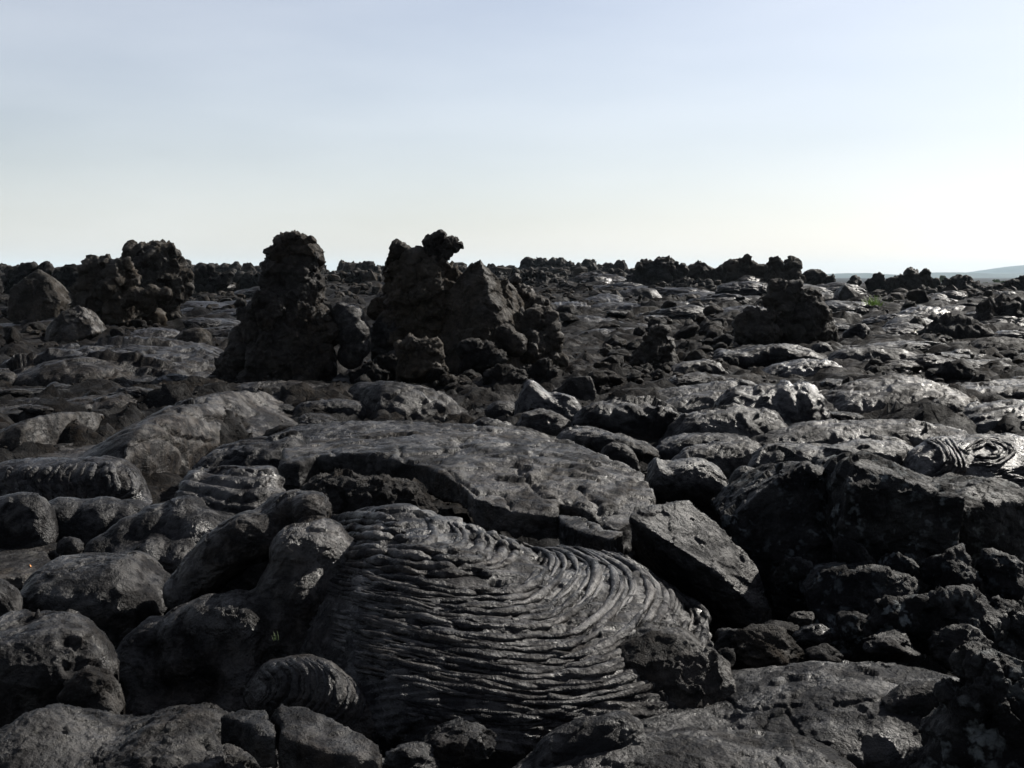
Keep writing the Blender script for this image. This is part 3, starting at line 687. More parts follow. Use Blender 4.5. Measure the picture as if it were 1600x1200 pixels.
# ------------------------------------------------------------------ right-hand field of lobes
R = 'smooth'
E('smooth pale dome on the distant field behind the pyramid peak', 965, 1030, 449, 478, .55)
E('second smooth dome beside the pale distant dome', 1000, 1032, 455, 476, .4)
E('long smooth pillow lobe below the pale distant dome', 925, 1012, 472, 492, .45)
E('coiled ribbed lobe beside the pyramid peak', 852, 925, 473, 491, .5, mat='ropy', ridge=lambda gx, gy, P, u, s: .05 * np.abs(np.sin(gx * .45 + 2 * u)))
E('flat shelf lobe under the coiled ribbed lobe', 855, 965, 494, 516, .5)
E('low lobe beside the flat shelf on the distant field', 905, 985, 512, 532, .6)
E('tilted rounded lobe catching light near the squat crag', 1075, 1118, 476, 502, .7)
E('small tilted lobe beside the light-catching lobe', 1030, 1085, 470, 492, .5)
E('low flat lobe in front of the light-catching lobe', 1075, 1125, 499, 518, .4)
E('stepped thin slab lobe beside the shaggy crag', 1140, 1210, 462, 482, .5, p=3)
E('stepped lower slab lobe above the squat crag', 1120, 1205, 478, 500, .6, p=3)
E('thin far slab lobe below the ridge', 1140, 1182, 441, 456, .5, p=3)
E('bright smooth back of lava behind the shaggy crag', 1255, 1322, 458, 482, .5)
E('long smooth whaleback lobe beside the green weed', 1280, 1368, 470, 494, .35)
E('dark lobe below the whaleback lobe', 1298, 1332, 486, 506, .5)
E('flat grey lobe beside the green weed', 1385, 1440, 475, 500, .4)
E('draped dark lobe beside the flat grey lobe', 1405, 1480, 480, 506, .6, mat='ropy', ridge=lambda gx, gy, P, u, s: .04 * np.abs(np.sin(gx * .22 + gy * .3)))
E('pale flat lobe behind the draped dark lobe', 1470, 1520, 478, 494, .5)
E('grey cracked lobe lying below the draped lobe', 1390, 1470, 494, 528, .4, mat='plate', style='plate')
E('thin pale flat lobe behind the rough dark hump', 1510, 1545, 466, 478, .5)
E('black clinkery hump beside the grey cracked lobe', 1450, 1545, 500, 538, .4, mat='clinker', style='rough')
E('rough dark hump near the distant trees', 1530, 1640, 470, 520, .5, mat='clinker', style='rough')
E('grey ribbed lobe below the rough dark hump', 1555, 1640, 516, 540, .4, mat='ropy')
E('small round hump in the rubble beside the hunchbacked ridge', 1480, 1520, 545, 572, .6)
E('small arched lobe in the rubble behind the flat grey plate', 1518, 1548, 553, 578, .5)
E('dark long hump behind the arched lobe in the rubble', 1520, 1620, 528, 560, .4, mat='clinker', style='crust')
mound('lava_lobe', 'dark hunchbacked ridge lobe with a lit upper rim', 'lava lobe', [(1295, 575), (1330, 548), (1365, 541), (1400, 548), (1430, 560), (1465, 572)], 592, ratio=.5, peak=.45, p=3, mat='block', style='crust', amp=.7)
mound('lava_lobe', 'overhanging slab lobe with curled lit lip', 'lava lobe', [(1118, 568), (1130, 552), (1165, 548), (1185, 541), (1215, 538), (1245, 545), (1290, 566)], 590, ratio=.55, peak=.5, p=4, uc=.8)
mound('lava_lobe', 'dark narrow lobe joined to the curled lit slab', 'lava lobe', [(1040, 592), (1060, 572), (1095, 562), (1115, 566), (1130, 585)], 606, ratio=.6, peak=.5, p=3)
mound('lava_lobe', 'smooth wrinkled lobe beside the curled lit slab', 'lava lobe', [(1190, 590), (1220, 572), (1250, 562), (1290, 568), (1310, 592)], 606, ratio=.6, mat='ropy', ridge=lambda gx, gy, P, u, s: .012 * np.abs(np.sin((gx * .5 + gy) * .3)))
E('smooth small lobe below the shaggy crag', 1268, 1300, 534, 562, .5)
block('clinker_block', 'craggy split block beside the hunchbacked ridge', 'clinker block', [(1360, 600), (1355, 585), (1375, 575, .2), (1395, 590, .1), (1398, 606)], 15.8, thick=.4, seed=132, vox=2.0)
for k, a in enumerate([(1470, 560, 1525, 610, 'rounded rubble boulder with a lit crest beside the hunchbacked ridge'), (1440, 575, 1475, 606, 'black cube-like rubble boulder under the hunchbacked ridge'),
        (1520, 590, 1560, 618, 'low rubble boulder behind the flat grey plate'), (1545, 570, 1600, 600, 'wide rubble boulder beside the dark long hump'), (1310, 578, 1350, 606, 'lumpy yellowish rubble boulder below the hunchbacked ridge'),
        (1345, 590, 1385, 612, 'dark flat rubble boulder behind the wide grey dome'), (1225, 585, 1262, 608, 'rubble boulder behind the draped fold lobe')]):
    rock('lava_boulder', a[4], 'boulder', a[0], a[2], a[1], a[3], 140 + k, 'clinker', angular=.8)
mound('lava_dome', 'wide grey dome between the draped fold and the flat grey plate', 'lava dome', [(1285, 645), (1310, 622), (1350, 600), (1400, 588), (1440, 592), (1480, 612), (1510, 640)], 664, ratio=.75, peak=.6, mat='plate', cracks=[[(1400, 650), (1440, 625), (1490, 622)], [(1310, 640), (1380, 648)]])
mound('lava_plate', 'flat grey plate with black gap under its front edge', 'lava plate', [(1480, 622), (1520, 602), (1560, 597), (1640, 592), (1700, 600)], 640, ratio=.8, peak=.4, p=5, uc=.7, mat='plate', style='plate')
E('striped dome under the flat grey plate', 1495, 1680, 627, 686, .5, mat='smooth', style='smooth', ridge=lambda gx, gy, P, u, s: .008 * np.sin((gy + gx * .25) * .5))
E('dark round boulder-like lobe between grey dome and striped dome', 1448, 1505, 622, 672, .5, mat='block', style='crust')
mound('lava_lobe', 'long narrow lobe with a lit back above the draped fold', 'lava lobe', [(1005, 640), (1040, 612), (1100, 598), (1145, 592), (1172, 606), (1185, 625)], 646, ratio=.5, peak=.5)
mound('lava_lobe', 'plump lobe between the long narrow lobe and draped fold', 'lava lobe', [(1025, 650), (1060, 625), (1110, 612), (1150, 615), (1180, 640)], 662, ratio=.6, mat='plate')
mound('folded_lava_lobe', 'draped fold lobe ending in deep shiny curtain creases', 'lava lobe', [(1130, 640), (1150, 612), (1190, 602), (1240, 602), (1268, 612), (1278, 655)], 684, ratio=.6, peak=.6, mat='ropy', p=2.0,
      ridge=lambda gx, gy, P, u, s: .035 * sstep(.25, .8, u) * np.abs(np.sin((gx - .75 * (gy - 600)) * .105 + 1.2 * np.sin(gy * .05))))
mound('lava_lobe', 'bulging lobe below the draped fold', 'lava lobe', [(1055, 690), (1080, 655), (1120, 638), (1170, 636), (1205, 655), (1225, 685)], 706, ratio=.6, peak=.55, mat='plate')
mound('striped_lava_lobe', 'round striped lobe with a dark cavity in its side', 'lava lobe', [(905, 660), (920, 640), (965, 626), (1005, 626), (1040, 640), (1060, 662), (1056, 682)], 694, ratio=.6, mat='smooth', p=3, uc=.3, amp=1.5,
      ridge=lambda gx, gy, P, u, s: .012 * np.abs(np.sin((gy - .6 * (gx - 980)) * .16 + np.sin(gx * .04))))
mound('lava_lobe', 'curled reddish-lipped lobe in front of the wedge block', 'lava lobe', [(818, 640), (822, 618), (860, 614), (890, 624), (912, 645), (910, 655)], 668, ratio=.6, mat='ropy', ridge=lambda gx, gy, P, u, s: .014 * np.abs(np.sin((gy - .8 * gx) * .13)))
mound('lava_lobe', 'knuckle-shaped lobe below the curled lobe', 'lava lobe', [(812, 660), (830, 643), (855, 640), (870, 648), (885, 665), (890, 678)], 690, ratio=.7)
E('small grey knuckle lobe beside the curled lobe', 760, 812, 626, 662, .5)
mound('lava_slab', 'lens-shaped slab arching over a black hollow', 'lava lobe', [(855, 700), (870, 676), (910, 667), (950, 672), (1000, 688), (1040, 705)], [(855, 715), (920, 722), (960, 726), (1000, 728), (1045, 715)], ratio=.6, peak=.5, p=3.5, uc=.6, mat='plate')
E('dark stump stone under the lens-shaped slab', 940, 992, 692, 735, .4, mat='block', style='crust', p=4)
mound('lava_lobe', 'long lit streak lobe behind the cracked plate', 'lava lobe', [(735, 690), (750, 674), (800, 670), (840, 682), (870, 696), (900, 712)], 722, ratio=.45, peak=.4, p=3)
mound('lava_lobe', 'thin tapering lobe above the long lit streak', 'lava lobe', [(740, 664), (770, 654), (820, 668), (870, 690), (898, 705)], 700, ratio=.3, peak=.5)
mound('lava_lobe', 'low glossy lobe beside the round striped lobe', 'lava lobe', [(1035, 700), (1060, 684), (1110, 676), (1150, 682), (1175, 700)], 722, ratio=.6)
mound('lava_lobe', 'dark lumpy lobe behind the round smooth boulder', 'lava lobe', [(1060, 720), (1090, 700), (1140, 690), (1180, 700), (1195, 725)], 750, ratio=.6, mat='plate', style='crust', amp=.7)
mound('lava_lobe', 'long smooth whale-back lobe ending in a sharp lip above the ropy plate', 'lava lobe', [(1165, 700), (1200, 680), (1260, 664), (1330, 657), (1400, 657), (1450, 664), (1490, 676)], 716, ratio=.4, peak=.5, p=2.5, uc=.3)
mound('lava_lobe', 'broad lobe with black overhang behind the big lichened blocks', 'lava lobe', [(1150, 740), (1175, 715), (1230, 698), (1300, 692), (1370, 686), (1420, 690), (1455, 712)], 790, ratio=.5, peak=.45, p=3, uc=.3, mat='plate')
E('dark lobe in the shadow beside the big peaked block', 1130, 1215, 728, 800, .4, mat='block', style='toe')
ro = mound('ropy_lava_plate', 'ropy plate with tight concentric curls of thin strands', 'ropy lava', [(1405, 735), (1415, 700), (1450, 688), (1500, 680), (1560, 678), (1640, 685), (1720, 700)], 815, ratio=.6, peak=.75, p=1.8, mat='ropy', amp=.6)
P0 = SURF[ro.name]
rope_family(ro, P0, [[(1440, 690), (1462, 700), (1470, 722), (1440, 745), (1420, 745)], [(1490, 684), (1500, 702), (1510, 735), (1480, 765), (1440, 770)]], 6, 3, seg=(.4, 1.0))
rope_family(ro, P0, [[(1500, 735), (1540, 740), (1580, 738), (1640, 735)], [(1480, 785), (1530, 790), (1580, 786), (1650, 784)]], 9, 4, seg=(.2, .6), lift=-.1, jit=.8)
rope_family(ro, P0, [[(1525, 703), (1540, 696), (1556, 703), (1545, 712), (1528, 710)], [(1500, 706), (1540, 684), (1590, 702), (1560, 728), (1515, 727)]], 5, 5, seg=(.5, 1.0))
rope_family(ro, P0, [[(1595, 690), (1606, 705), (1590, 725), (1560, 735)], [(1625, 690), (1630, 712), (1600, 735), (1550, 742)]], 3, 6, seg=(.5, 1.0))
mound('lava_boulder', 'round smooth boulder behind the tilted slab', 'boulder', [(1003, 790), (1008, 745), (1040, 722), (1080, 714), (1120, 726), (1145, 755), (1157, 790)], 812, ratio=.8, peak=.5, p=2.6, uc=.5, mat='toe', style='toe', amp=1.3)

# ------------------------------------------------------------------ centre
mound('lava_dome', 'smooth shining dome below the tall spire', 'lava dome', [(520, 620), (545, 602), (590, 597), (640, 599), (690, 615), (720, 635), (742, 655)], [(520, 640), (600, 668), (700, 668), (742, 660)], ratio=.8, peak=.55, mat='smooth', cracks=[[(680, 610), (705, 640)], [(665, 615), (690, 645)]])
mound('lava_lobe', 'dark oval lobe in front of the shining dome', 'lava lobe', [(465, 645), (480, 630), (520, 624), (555, 630), (575, 648)], 668, ratio=.6, uc=.4, p=3)
mound('lava_slab', 'thin flat slab at the foot of the tall spire', 'lava lobe', [(340, 622), (370, 604), (420, 597), (470, 600), (490, 612), (500, 628)], 636, ratio=.5, peak=.4, p=3.5)
mound('lava_slab', 'long diagonal sliver slab with dark undercut', 'lava lobe', [(395, 640), (410, 622), (450, 628), (480, 648), (505, 670)], [(395, 648), (440, 655), (480, 668), (505, 680)], ratio=.35, peak=.4, p=4, uc=.6)
mound('lava_rubble_bed', 'low lumpy crust bed between shining dome and cracked plate', 'lava crust', [(430, 700), (460, 680), (520, 664), (600, 660), (680, 664), (760, 672), (830, 690)], 735, ratio=.5, peak=.5, p=2.2, style='crust', mat='plate', amp=.55)
for k, (x0, x1, yt, yb) in enumerate([(590, 640, 660, 682), (635, 672, 664, 690), (672, 720, 668, 694), (560, 600, 668, 690), (700, 745, 680, 702), (520, 565, 662, 682), (610, 660, 684, 704)]):
    E('small cooled-lava bump on the crust bed behind the cracked plate', x0, x1, yt, yb, .6, group='bumps on the crust bed', mat='toe', style='toe', name='lava_bump', cat='lava bump')
def pl_ridge(V, n):
    gx, gy = pix(V); top = sstep(.3, .8, n[:, 2])
    rp = .011 * np.abs(np.sin((gy - .12 * (gx - 850) + 10 * np.sin(gx * .017)) * .30)) * sstep(690, 760, gx) * (1 - sstep(745, 775, gy - (gx - 850) * .1))
    cr = np.zeros(len(V))
    j = 6 * perlin(V * 9, 3); j2 = 6 * perlin(V * 9, 31)
    for c in ([(700, 735), (745, 770), (790, 775), (800, 800)], [(810, 740), (850, 775), (905, 790), (960, 800)], [(900, 760), (935, 790), (945, 830)], [(620, 700), (650, 740)], [(860, 800), (900, 780)], [(520, 705), (540, 730)]):
        cr += .026 * np.exp(-(seg_dist(gx + j, gy + j2, c) / 2.6) ** 2)
    return top * (rp - cr)
pr = empty('cracked_lava_plate', (X_at(760, 6.6), 6.6, .1), 'large cracked plate of crust lifted over a black gap behind the big ropy lobe', 'lava plate')
slab('plate_piece', None, None, [(438, 742), (450, 712), (500, 694), (580, 684), (660, 682), (740, 690), (820, 696), (900, 714), (960, 738), (1005, 762), (1022, 780), (1008, 800), (975, 824), (948, 822), (900, 800), (862, 798), (875, 812), (845, 812), (790, 806), (742, 796), (700, 772), (650, 752), (600, 742), (540, 734), (505, 732), (470, 742)],
     (850, 810, 6.05), (0.0, .04), .15, parent=pr, seed=6, vox=.015, extra=pl_ridge, size=1.0, jag=.012, amp=.8, bend=(.06, .10))
PG = plane_grid((850, 810, 6.05), (0, .04), 480, 1030, 676, 840)
rope_family(pr, PG, [[(700, 708), (760, 706), (830, 712), (900, 728)], [(690, 722), (760, 728), (850, 745), (930, 765)], [(700, 740), (770, 756), (850, 770), (950, 790)]], 12, 61, seg=(.15, .5), fat=.52, lift=-.1, wob=6, jit=.8)
rope_family(pr, PG, [[(880, 722), (930, 738), (980, 762)], [(860, 742), (920, 758), (985, 785)]], 6, 62, seg=(.3, .8), fat=.5, lift=-.1, wob=5, jit=.8)
slab('plate_piece', None, None, [(866, 803), (902, 804), (948, 826), (972, 829), (955, 842), (905, 832), (880, 818)], (900, 822, 5.8), (0, .02), .14, parent=pr, seed=7, vox=.011, size=.4, jag=.01)
mound('broken_crust', 'brown broken clinker lying in the gap under the cracked plate', 'lava crust', [(455, 795), (475, 760), (520, 742), (570, 745), (620, 752), (665, 768), (690, 795)], 860, ratio=.5, peak=.5, zb=.05, style='crust', mat='clinker', amp=1.4)
block('tilted_lava_slab', 'tilted thick slab with sunlit top strip and black underside beside the ropes', 'lava slab',
      [(986, 812, .05), (1000, 802, .2), (1095, 802, .35), (1150, 850, .28), (1194, 905, .2), (1206, 955, .02), (1168, 938, -.05), (1120, 892, -.05), (1052, 850, 0), (1218, 985, .35), (1100, 990, .5), (1010, 930, .55)], 5.45, thick=.38, shrink=.35, seed=77, vox=2.2, style='plate', mat='plate', amp=.9, sm=1)
# the big ropy lobe
big = mound('ropy_lava_lobe', 'big ropy lobe wrapped in many curved strands of twisted lava', 'ropy lava',
      [(436, 870), (452, 828), (480, 803), (540, 793), (620, 797), (700, 814), (780, 840), (850, 856), (930, 858), (1000, 872), (1055, 902), (1095, 940), (1118, 985), (1122, 1050)],
      [(436, 905), (485, 960), (530, 1060), (580, 1130), (660, 1162), (800, 1178), (940, 1165), (1050, 1120), (1122, 1070)], ratio=1.05, peak=.78, p=1.75, zb=-.05, mat='ropy', style='smooth', amp=.55, endp=4, res=2.4, skirt=.25,
      ridge=lambda gx, gy, P, u, s: .012 * np.abs(np.sin((gy + 14 * np.sin(gx * .011)) * .23 + 2.2 * fbm(P.reshape(-1, 3) * 1.6, 2, 5).reshape(gx.shape))) * sstep(540, 600, gx))
PB = SURF[big.name]
rope_family(big, PB, [
    [(795, 842), (850, 872), (800, 918), (690, 918), (560, 893), (505, 878)],
    [(850, 850), (915, 888), (855, 958), (720, 960), (600, 940), (512, 918)],
    [(915, 856), (985, 915), (910, 1000), (760, 1010), (620, 985), (515, 955)],
    [(985, 868), (1060, 935), (985, 1030), (830, 1055), (680, 1030), (520, 995)],
    [(1050, 898), (1112, 975), (1050, 1065), (900, 1105), (720, 1090), (530, 1045)]], 28, 21, seg=(.07, .38), fat=.60, wob=6, jit=.9)
rope_family(big, PB, [[(505, 862), (600, 855), (690, 862), (760, 868)], [(515, 884), (600, 894), (690, 905), (770, 900)]], 4, 22, seg=(.25, .7))
rope_family(big, PB, [[(655, 806), (668, 822), (668, 842), (640, 856)], [(720, 818), (738, 838), (730, 858), (690, 872)], [(785, 838), (812, 860), (800, 882), (750, 898)]], 8, 23, seg=(1.2, 1.3), fat=.42, wob=1.5, lift=-.2)
rope_family(big, PB, [[(500, 805), (560, 800), (620, 806)], [(510, 848), (570, 842), (640, 848)]], 4, 24, seg=(.6, 1.0), fat=.42, wob=4, lift=-.2)
rope_family(big, PB, [[(620, 1085), (720, 1105), (820, 1112), (920, 1105)], [(640, 1120), (730, 1138), (820, 1145), (900, 1135)]], 4, 25, seg=(.25, .6), fat=.45, lift=.0)
mound('folded_lava_lobe', 'folded lobe with horizontal wrinkles beside the cracked plate', 'lava lobe', [(258, 800), (275, 755), (330, 738), (400, 732), (440, 745), (458, 775), (452, 820)], 868, ratio=1.0, peak=.7, p=2.0, endr=.22, mat='ropy', style='smooth', amp=.7,
      ridge=lambda gx, gy, P, u, s: .020 * np.abs(np.sin((gy - .05 * gx + 8 * np.sin(gx * .03)) * .17 + 1.5 * fbm(P.reshape(-1, 3) * 3, 2, 9).reshape(gx.shape))))
mound('lava_lobe', 'smooth neck of lava feeding the wrinkled folded lobe', 'lava lobe', [(290, 745), (310, 715), (360, 692), (420, 682), (470, 680), (490, 700)], 765, ratio=.8, peak=.7, mat='smooth')

# toes budding from one skin: they run into each other and into the ropy lobe
crag('lava_toe_cluster', 'fused bulging lava toes flowing into the smooth flank of the big ropy lobe', 'lava toes',
     [(250, 958, 34, .35), (280, 930, 42, .40), (315, 900, 46, .42), (350, 878, 46, .45), (378, 874, 40, .45),
      (285, 985, 36, 0), (325, 968, 38, 0), (365, 962, 38, -.02), (392, 965, 36, -.04), (395, 998, 32, -.06), (388, 1035, 36, -.10), (340, 1010, 46, -.02), (300, 1030, 46, -.02), (405, 1075, 30, -.14),
      (232, 992, 24, .05), (215, 1015, 32, .03), (195, 1050, 38, 0), (230, 1050, 40, -.02), (180, 1095, 34, -.08), (245, 1095, 44, -.12), (310, 1095, 44, -.16), (370, 1090, 40, -.16),
      (450, 885, 46, .22), (490, 880, 46, .24), (525, 905, 42, .22), (435, 935, 44, .14), (480, 945, 54, .12), (520, 970, 48, .10), (440, 990, 40, .02), (490, 1015, 46, 0), (540, 1040, 44, -.05),
      (420, 838, 34, .55), (455, 835, 36, .50), (390, 845, 30, .6), (480, 1070, 50, -.15)], 4.85, style='toe', mat='toe', seed=36, vox=9.5, fuse=3, size=.42, amp=1.3, deep=1.5)
crag('lava_toe_cluster', 'row of fused dark toes between festooned lobe and leaning toes', 'lava toes',
     [(180, 850, 30, .2), (220, 838, 34, .25), (262, 830, 38, .3), (300, 842, 36, .2), (240, 870, 34, 0), (285, 875, 32, 0), (200, 880, 30, 0), (150, 870, 28, .1), (330, 850, 30, .3)], 6.0, style='toe', mat='toe', seed=37, vox=9.5, fuse=3, size=.42, amp=1.2, deep=1.6)
# ------------------------------------------------------------------ left field
mound('lava_shield', 'broad cracked smooth shield with a black overhanging front edge', 'lava shield', [(36, 716), (80, 700), (150, 682), (200, 655), (250, 628), (310, 612), (360, 612), (430, 632), (480, 652), (512, 672)],
      [(36, 728), (120, 733), (220, 742), (275, 752), (330, 735), (400, 705), (512, 690)], ratio=1.1, peak=.75, p=2.8, uc=.2, mat='plate', style='plate', res=2.2, amp=.5,
      cracks=[[(210, 690), (260, 680), (290, 710), (300, 730)], [(250, 660), (275, 680), (330, 690)], [(370, 640), (385, 665), (375, 680)], [(190, 700), (195, 718)], [(270, 640), (330, 655), (400, 650)], [(330, 700), (300, 715)], [(230, 625), (270, 632), (320, 625)]], crackw=2.2, crackd=.02)
mound('lava_plate', 'ochre-speckled crust plate beside the broad shield', 'lava plate', [(-40, 690), (10, 668), (60, 650), (120, 645), (165, 652), (178, 668)], [(-40, 720), (60, 716), (120, 700), (178, 680)], ratio=.6, peak=.5, p=3, mat='plate', style='crust', amp=.45)
mound('lava_plate', 'flat shelf behind the ochre-speckled plate', 'lava plate', [(-40, 650), (10, 635), (70, 630), (140, 618), (190, 622), (205, 645)], 662, ratio=.5, peak=.5, p=3.5, mat='plate', style='plate')
mound('lava_slab', 'blocky slab with a square black hole beside the shield', 'lava lobe', [(190, 640), (200, 616), (240, 610), (275, 616), (285, 640)], 652, ratio=.5, peak=.3, p=6, uc=.8, mat='block', style='crust', amp=.5)
mound('lava_lobe', 'long low lobe below the clotted grey boulder', 'lava lobe', [(-30, 640), (10, 624), (60, 622), (110, 630), (130, 645)], 652, ratio=.5)
fe = mound('festooned_lava_lobe', 'long lobe with curled festoon folds below the shield front', 'ropy lava', [(-40, 735), (0, 722), (60, 716), (130, 714), (190, 718), (225, 745), (235, 780)], [(-40, 782), (60, 790), (160, 792), (235, 790)], ratio=.45, peak=.55, p=2.2, mat='ropy', style='smooth', amp=.6)
PF = SURF[fe.name]
rope_family(fe, PF, [[(-30, 735), (-36, 750), (-26, 768), (-30, 784)], [(30, 728), (22, 748), (36, 766), (30, 786)], [(85, 728), (68, 750), (84, 770), (104, 786)], [(125, 722), (112, 746), (122, 768), (118, 788)], [(172, 722), (176, 745), (180, 766), (160, 786)], [(208, 732), (224, 752), (214, 772), (170, 788)]], 18, 31, seg=(1.2, 1.3), fat=.48, wob=3.5, lift=-.5, jit=.8)
mound('lava_lobe', 'long lumpy lobe under the festooned lobe', 'lava lobe', [(35, 825), (60, 795), (100, 780), (150, 782), (200, 782), (232, 800), (245, 825)], 846, ratio=.5, peak=.55, mat='toe', style='toe', ridge=lambda gx, gy, P, u, s: .02 * np.abs(np.sin(gx * .05 + gy * .02)))
mound('lava_lobe', 'dark bun-shaped lobe under the end of the festooned lobe', 'lava lobe', [(-40, 800), (0, 776), (40, 770), (75, 785), (88, 815)], 860, ratio=.7, mat='toe', style='toe')
slab('flat_stone', 'flat stone with orange dry leaves on it', 'flat stone', [(-20, 868), (20, 856), (70, 862), (82, 880), (66, 896), (0, 902), (-30, 895)], (40, 880, 6.0), (0, .02), .08, seed=15, vox=.012, mat='plate')
slab('flat_stone', 'thin flat stone below the dark bun-shaped lobe', 'flat stone', [(-20, 842), (40, 838), (90, 850), (100, 862), (50, 862), (-20, 858)], (40, 850, 6.5), (0, .03), .07, seed=16, vox=.013, mat='plate')
rock('lava_boulder', 'jagged small boulder in the hollow above the big rounded boulder', 'boulder', 85, 135, 838, 874, 31, 'block')
mound('lava_lobe', 'shadowed low lobe in the hollow behind the leaning toe', 'lava lobe', [(130, 860), (170, 832), (220, 828), (270, 840), (300, 870)], 885, ratio=.7, mat='toe', style='toe')
mound('lava_boulder', 'big rounded boulder shaped like a loaf beside the fused toes', 'boulder', [(42, 925), (58, 888), (100, 868), (160, 862), (205, 864), (225, 880), (248, 915), (250, 940)], 985, ratio=1.1, peak=.55, p=2.4, uc=.3, mat='toe', style='toe', amp=1.2, zb=-.03, endr=.3, wide=1.12)
E('rounded boulder next to the loaf-shaped boulder', -60, 39, 903, 985, .5, name='lava_boulder', cat='boulder', mat='toe', style='toe', uc=.3)
mound('lava_boulder', 'shiny hollowed boulder with a dark pocket in its side', 'boulder', [(-50, 985), (0, 962), (60, 955), (110, 962), (150, 985), (165, 1010), (160, 1040)], 1105, ratio=1.1, peak=.55, p=2.4, uc=.3, endr=.3, wide=1.1, mat='toe', style='toe', amp=1.8, zb=-.03,
      cracks=[[(110, 1000), (130, 1010), (125, 1040), (110, 1045)]], crackw=9, crackd=.05)
E('smaller boulder in the shadow under the hollowed boulder', 90, 190, 1045, 1125, .5, name='lava_boulder', cat='boulder', mat='block', style='block', p=3)
rb = mound('ribbed_lava_toe', 'ribbed caterpillar-like toe in front of the big ropy lobe', 'lava toe', [(382, 1062), (400, 1040), (440, 1028), (480, 1022), (510, 1030), (545, 1055), (580, 1085), (598, 1110)], [(382, 1090), (440, 1120), (520, 1140), (598, 1140)], ratio=.5, peak=.5, p=2.3, mat='ropy', style='smooth', amp=.4, zb=-.03)
rope_family(rb, SURF[rb.name], [[(392, 1054), (404, 1066), (402, 1084), (394, 1094)], [(420, 1038), (440, 1056), (438, 1084), (420, 1104)], [(462, 1026), (492, 1050), (490, 1090), (466, 1116)], [(508, 1032), (540, 1062), (536, 1104), (512, 1128)], [(556, 1066), (580, 1090), (576, 1116), (560, 1132)]], 17, 41, seg=(1.2, 1.3), fat=.50, wob=2.5, lift=-.5, jit=.7)
mound('lava_crust', 'rough pitted crust shelf carrying a split plate', 'lava crust', [(-60, 1120), (0, 1112), (60, 1104), (100, 1112), (180, 1125), (240, 1108), (290, 1104), (340, 1120), (420, 1135), (520, 1160), (620, 1200)], 1310, ratio=.55, peak=.55, p=2.4, mat='plate', style='crust', amp=.9, zb=-.02)
fp = empty('split_lava_plate', (X_at(480, 3.3), 3.3, .1), 'light smooth plate split in two on the rough pitted crust', 'lava plate')
slab('plate_piece', None, None, [(424, 1104), (470, 1104), (530, 1124), (575, 1150), (598, 1178), (590, 1192), (520, 1178), (465, 1160), (438, 1150), (436, 1128)], (500, 1140, 3.3), (-.10, .10), .10, parent=fp, seed=25, vox=.009, size=.35, jag=.004)
slab('plate_piece', None, None, [(345, 1118), (380, 1104), (418, 1106), (428, 1128), (430, 1150), (405, 1146), (375, 1128)], (400, 1125, 3.35), (-.02, .10), .09, parent=fp, seed=26, vox=.009, size=.3, jag=.004)
rock('lava_boulder', 'round dark stone beside the split plate', 'boulder', 588, 690, 1160, 1235, 52, 'toe', angular=.6)
rock('lava_boulder', 'lumpy double stone below the big ropy lobe', 'boulder', 655, 778, 1128, 1215, 57, 'block', angular=.8, sub=6)

# ------------------------------------------------------------------ foreground right
mound('lava_slab', 'broad smooth front slab with cracks and a glossy patch', 'lava slab', [(985, 1130), (1040, 1085), (1100, 1062), (1180, 1048), (1280, 1038), (1360, 1036), (1440, 1042), (1540, 1058), (1600, 1090)], [(985, 1150), (1150, 1180), (1350, 1200), (1600, 1190)], ratio=.6, peak=.6, p=2.2, mat='plate', style='plate', amp=.9, cracks=[[(1180, 1150), (1200, 1125), (1230, 1110), (1260, 1160)], [(1050, 1085), (1130, 1090), (1160, 1108), (1250, 1100)], [(1300, 1100), (1400, 1090), (1480, 1075)]], crackd=.02)
mound('lava_slab', 'long low slab in front of the broad cracked front slab', 'lava slab', [(780, 1200), (850, 1172), (930, 1150), (1020, 1140), (1120, 1140), (1220, 1146), (1300, 1155), (1345, 1175), (1365, 1210)], 1290, ratio=.5, peak=.5, p=2.3, mat='plate', style='plate', amp=1.0, zb=-.02)
mound('lava_lobe', 'small wrinkled lobe at the tip of the broad front slab', 'lava lobe', [(820, 1190), (860, 1150), (910, 1124), (960, 1112), (1000, 1118), (1020, 1140)], 1215, ratio=.5, mat='toe', style='toe', ridge=lambda gx, gy, P, u, s: .008 * np.abs(np.sin(gx * .06 + gy * .09)))
mound('lava_lobe', 'raised flake lying on the broad front slab', 'lava lobe', [(1380, 1092), (1410, 1072), (1450, 1062), (1490, 1058), (1530, 1066), (1550, 1085)], 1110, ratio=.4, mat='plate', style='crust', amp=.5, zb=.12)
crag('lava_boulder', 'coarse lichened boulder resting on the end of the broad front slab', 'boulder', [(1570, 1085, 62), (1520, 1110, 45), (1500, 1150, 50), (1480, 1190, 45), (1560, 1170, 90), (1620, 1140, 90), (1600, 1230, 110), (1500, 1250, 70)], 3.3, seed=71, vox=2.8, mat='lichen', size=.30, amp=.9)
block('lava_block', 'dark angular block lodged against the big ropy lobe', 'lava block', [(968, 1022, .1), (1025, 1000, .12), (1085, 1008, .1), (1112, 1022, .05), (1150, 1052, .1), (1148, 1085), (1080, 1105, -.1), (1000, 1112, -.1), (935, 1115, -.02), (942, 1080), (985, 1040, -.02)], 4.15, thick=.35, seed=78, vox=2.5, amp=.6)
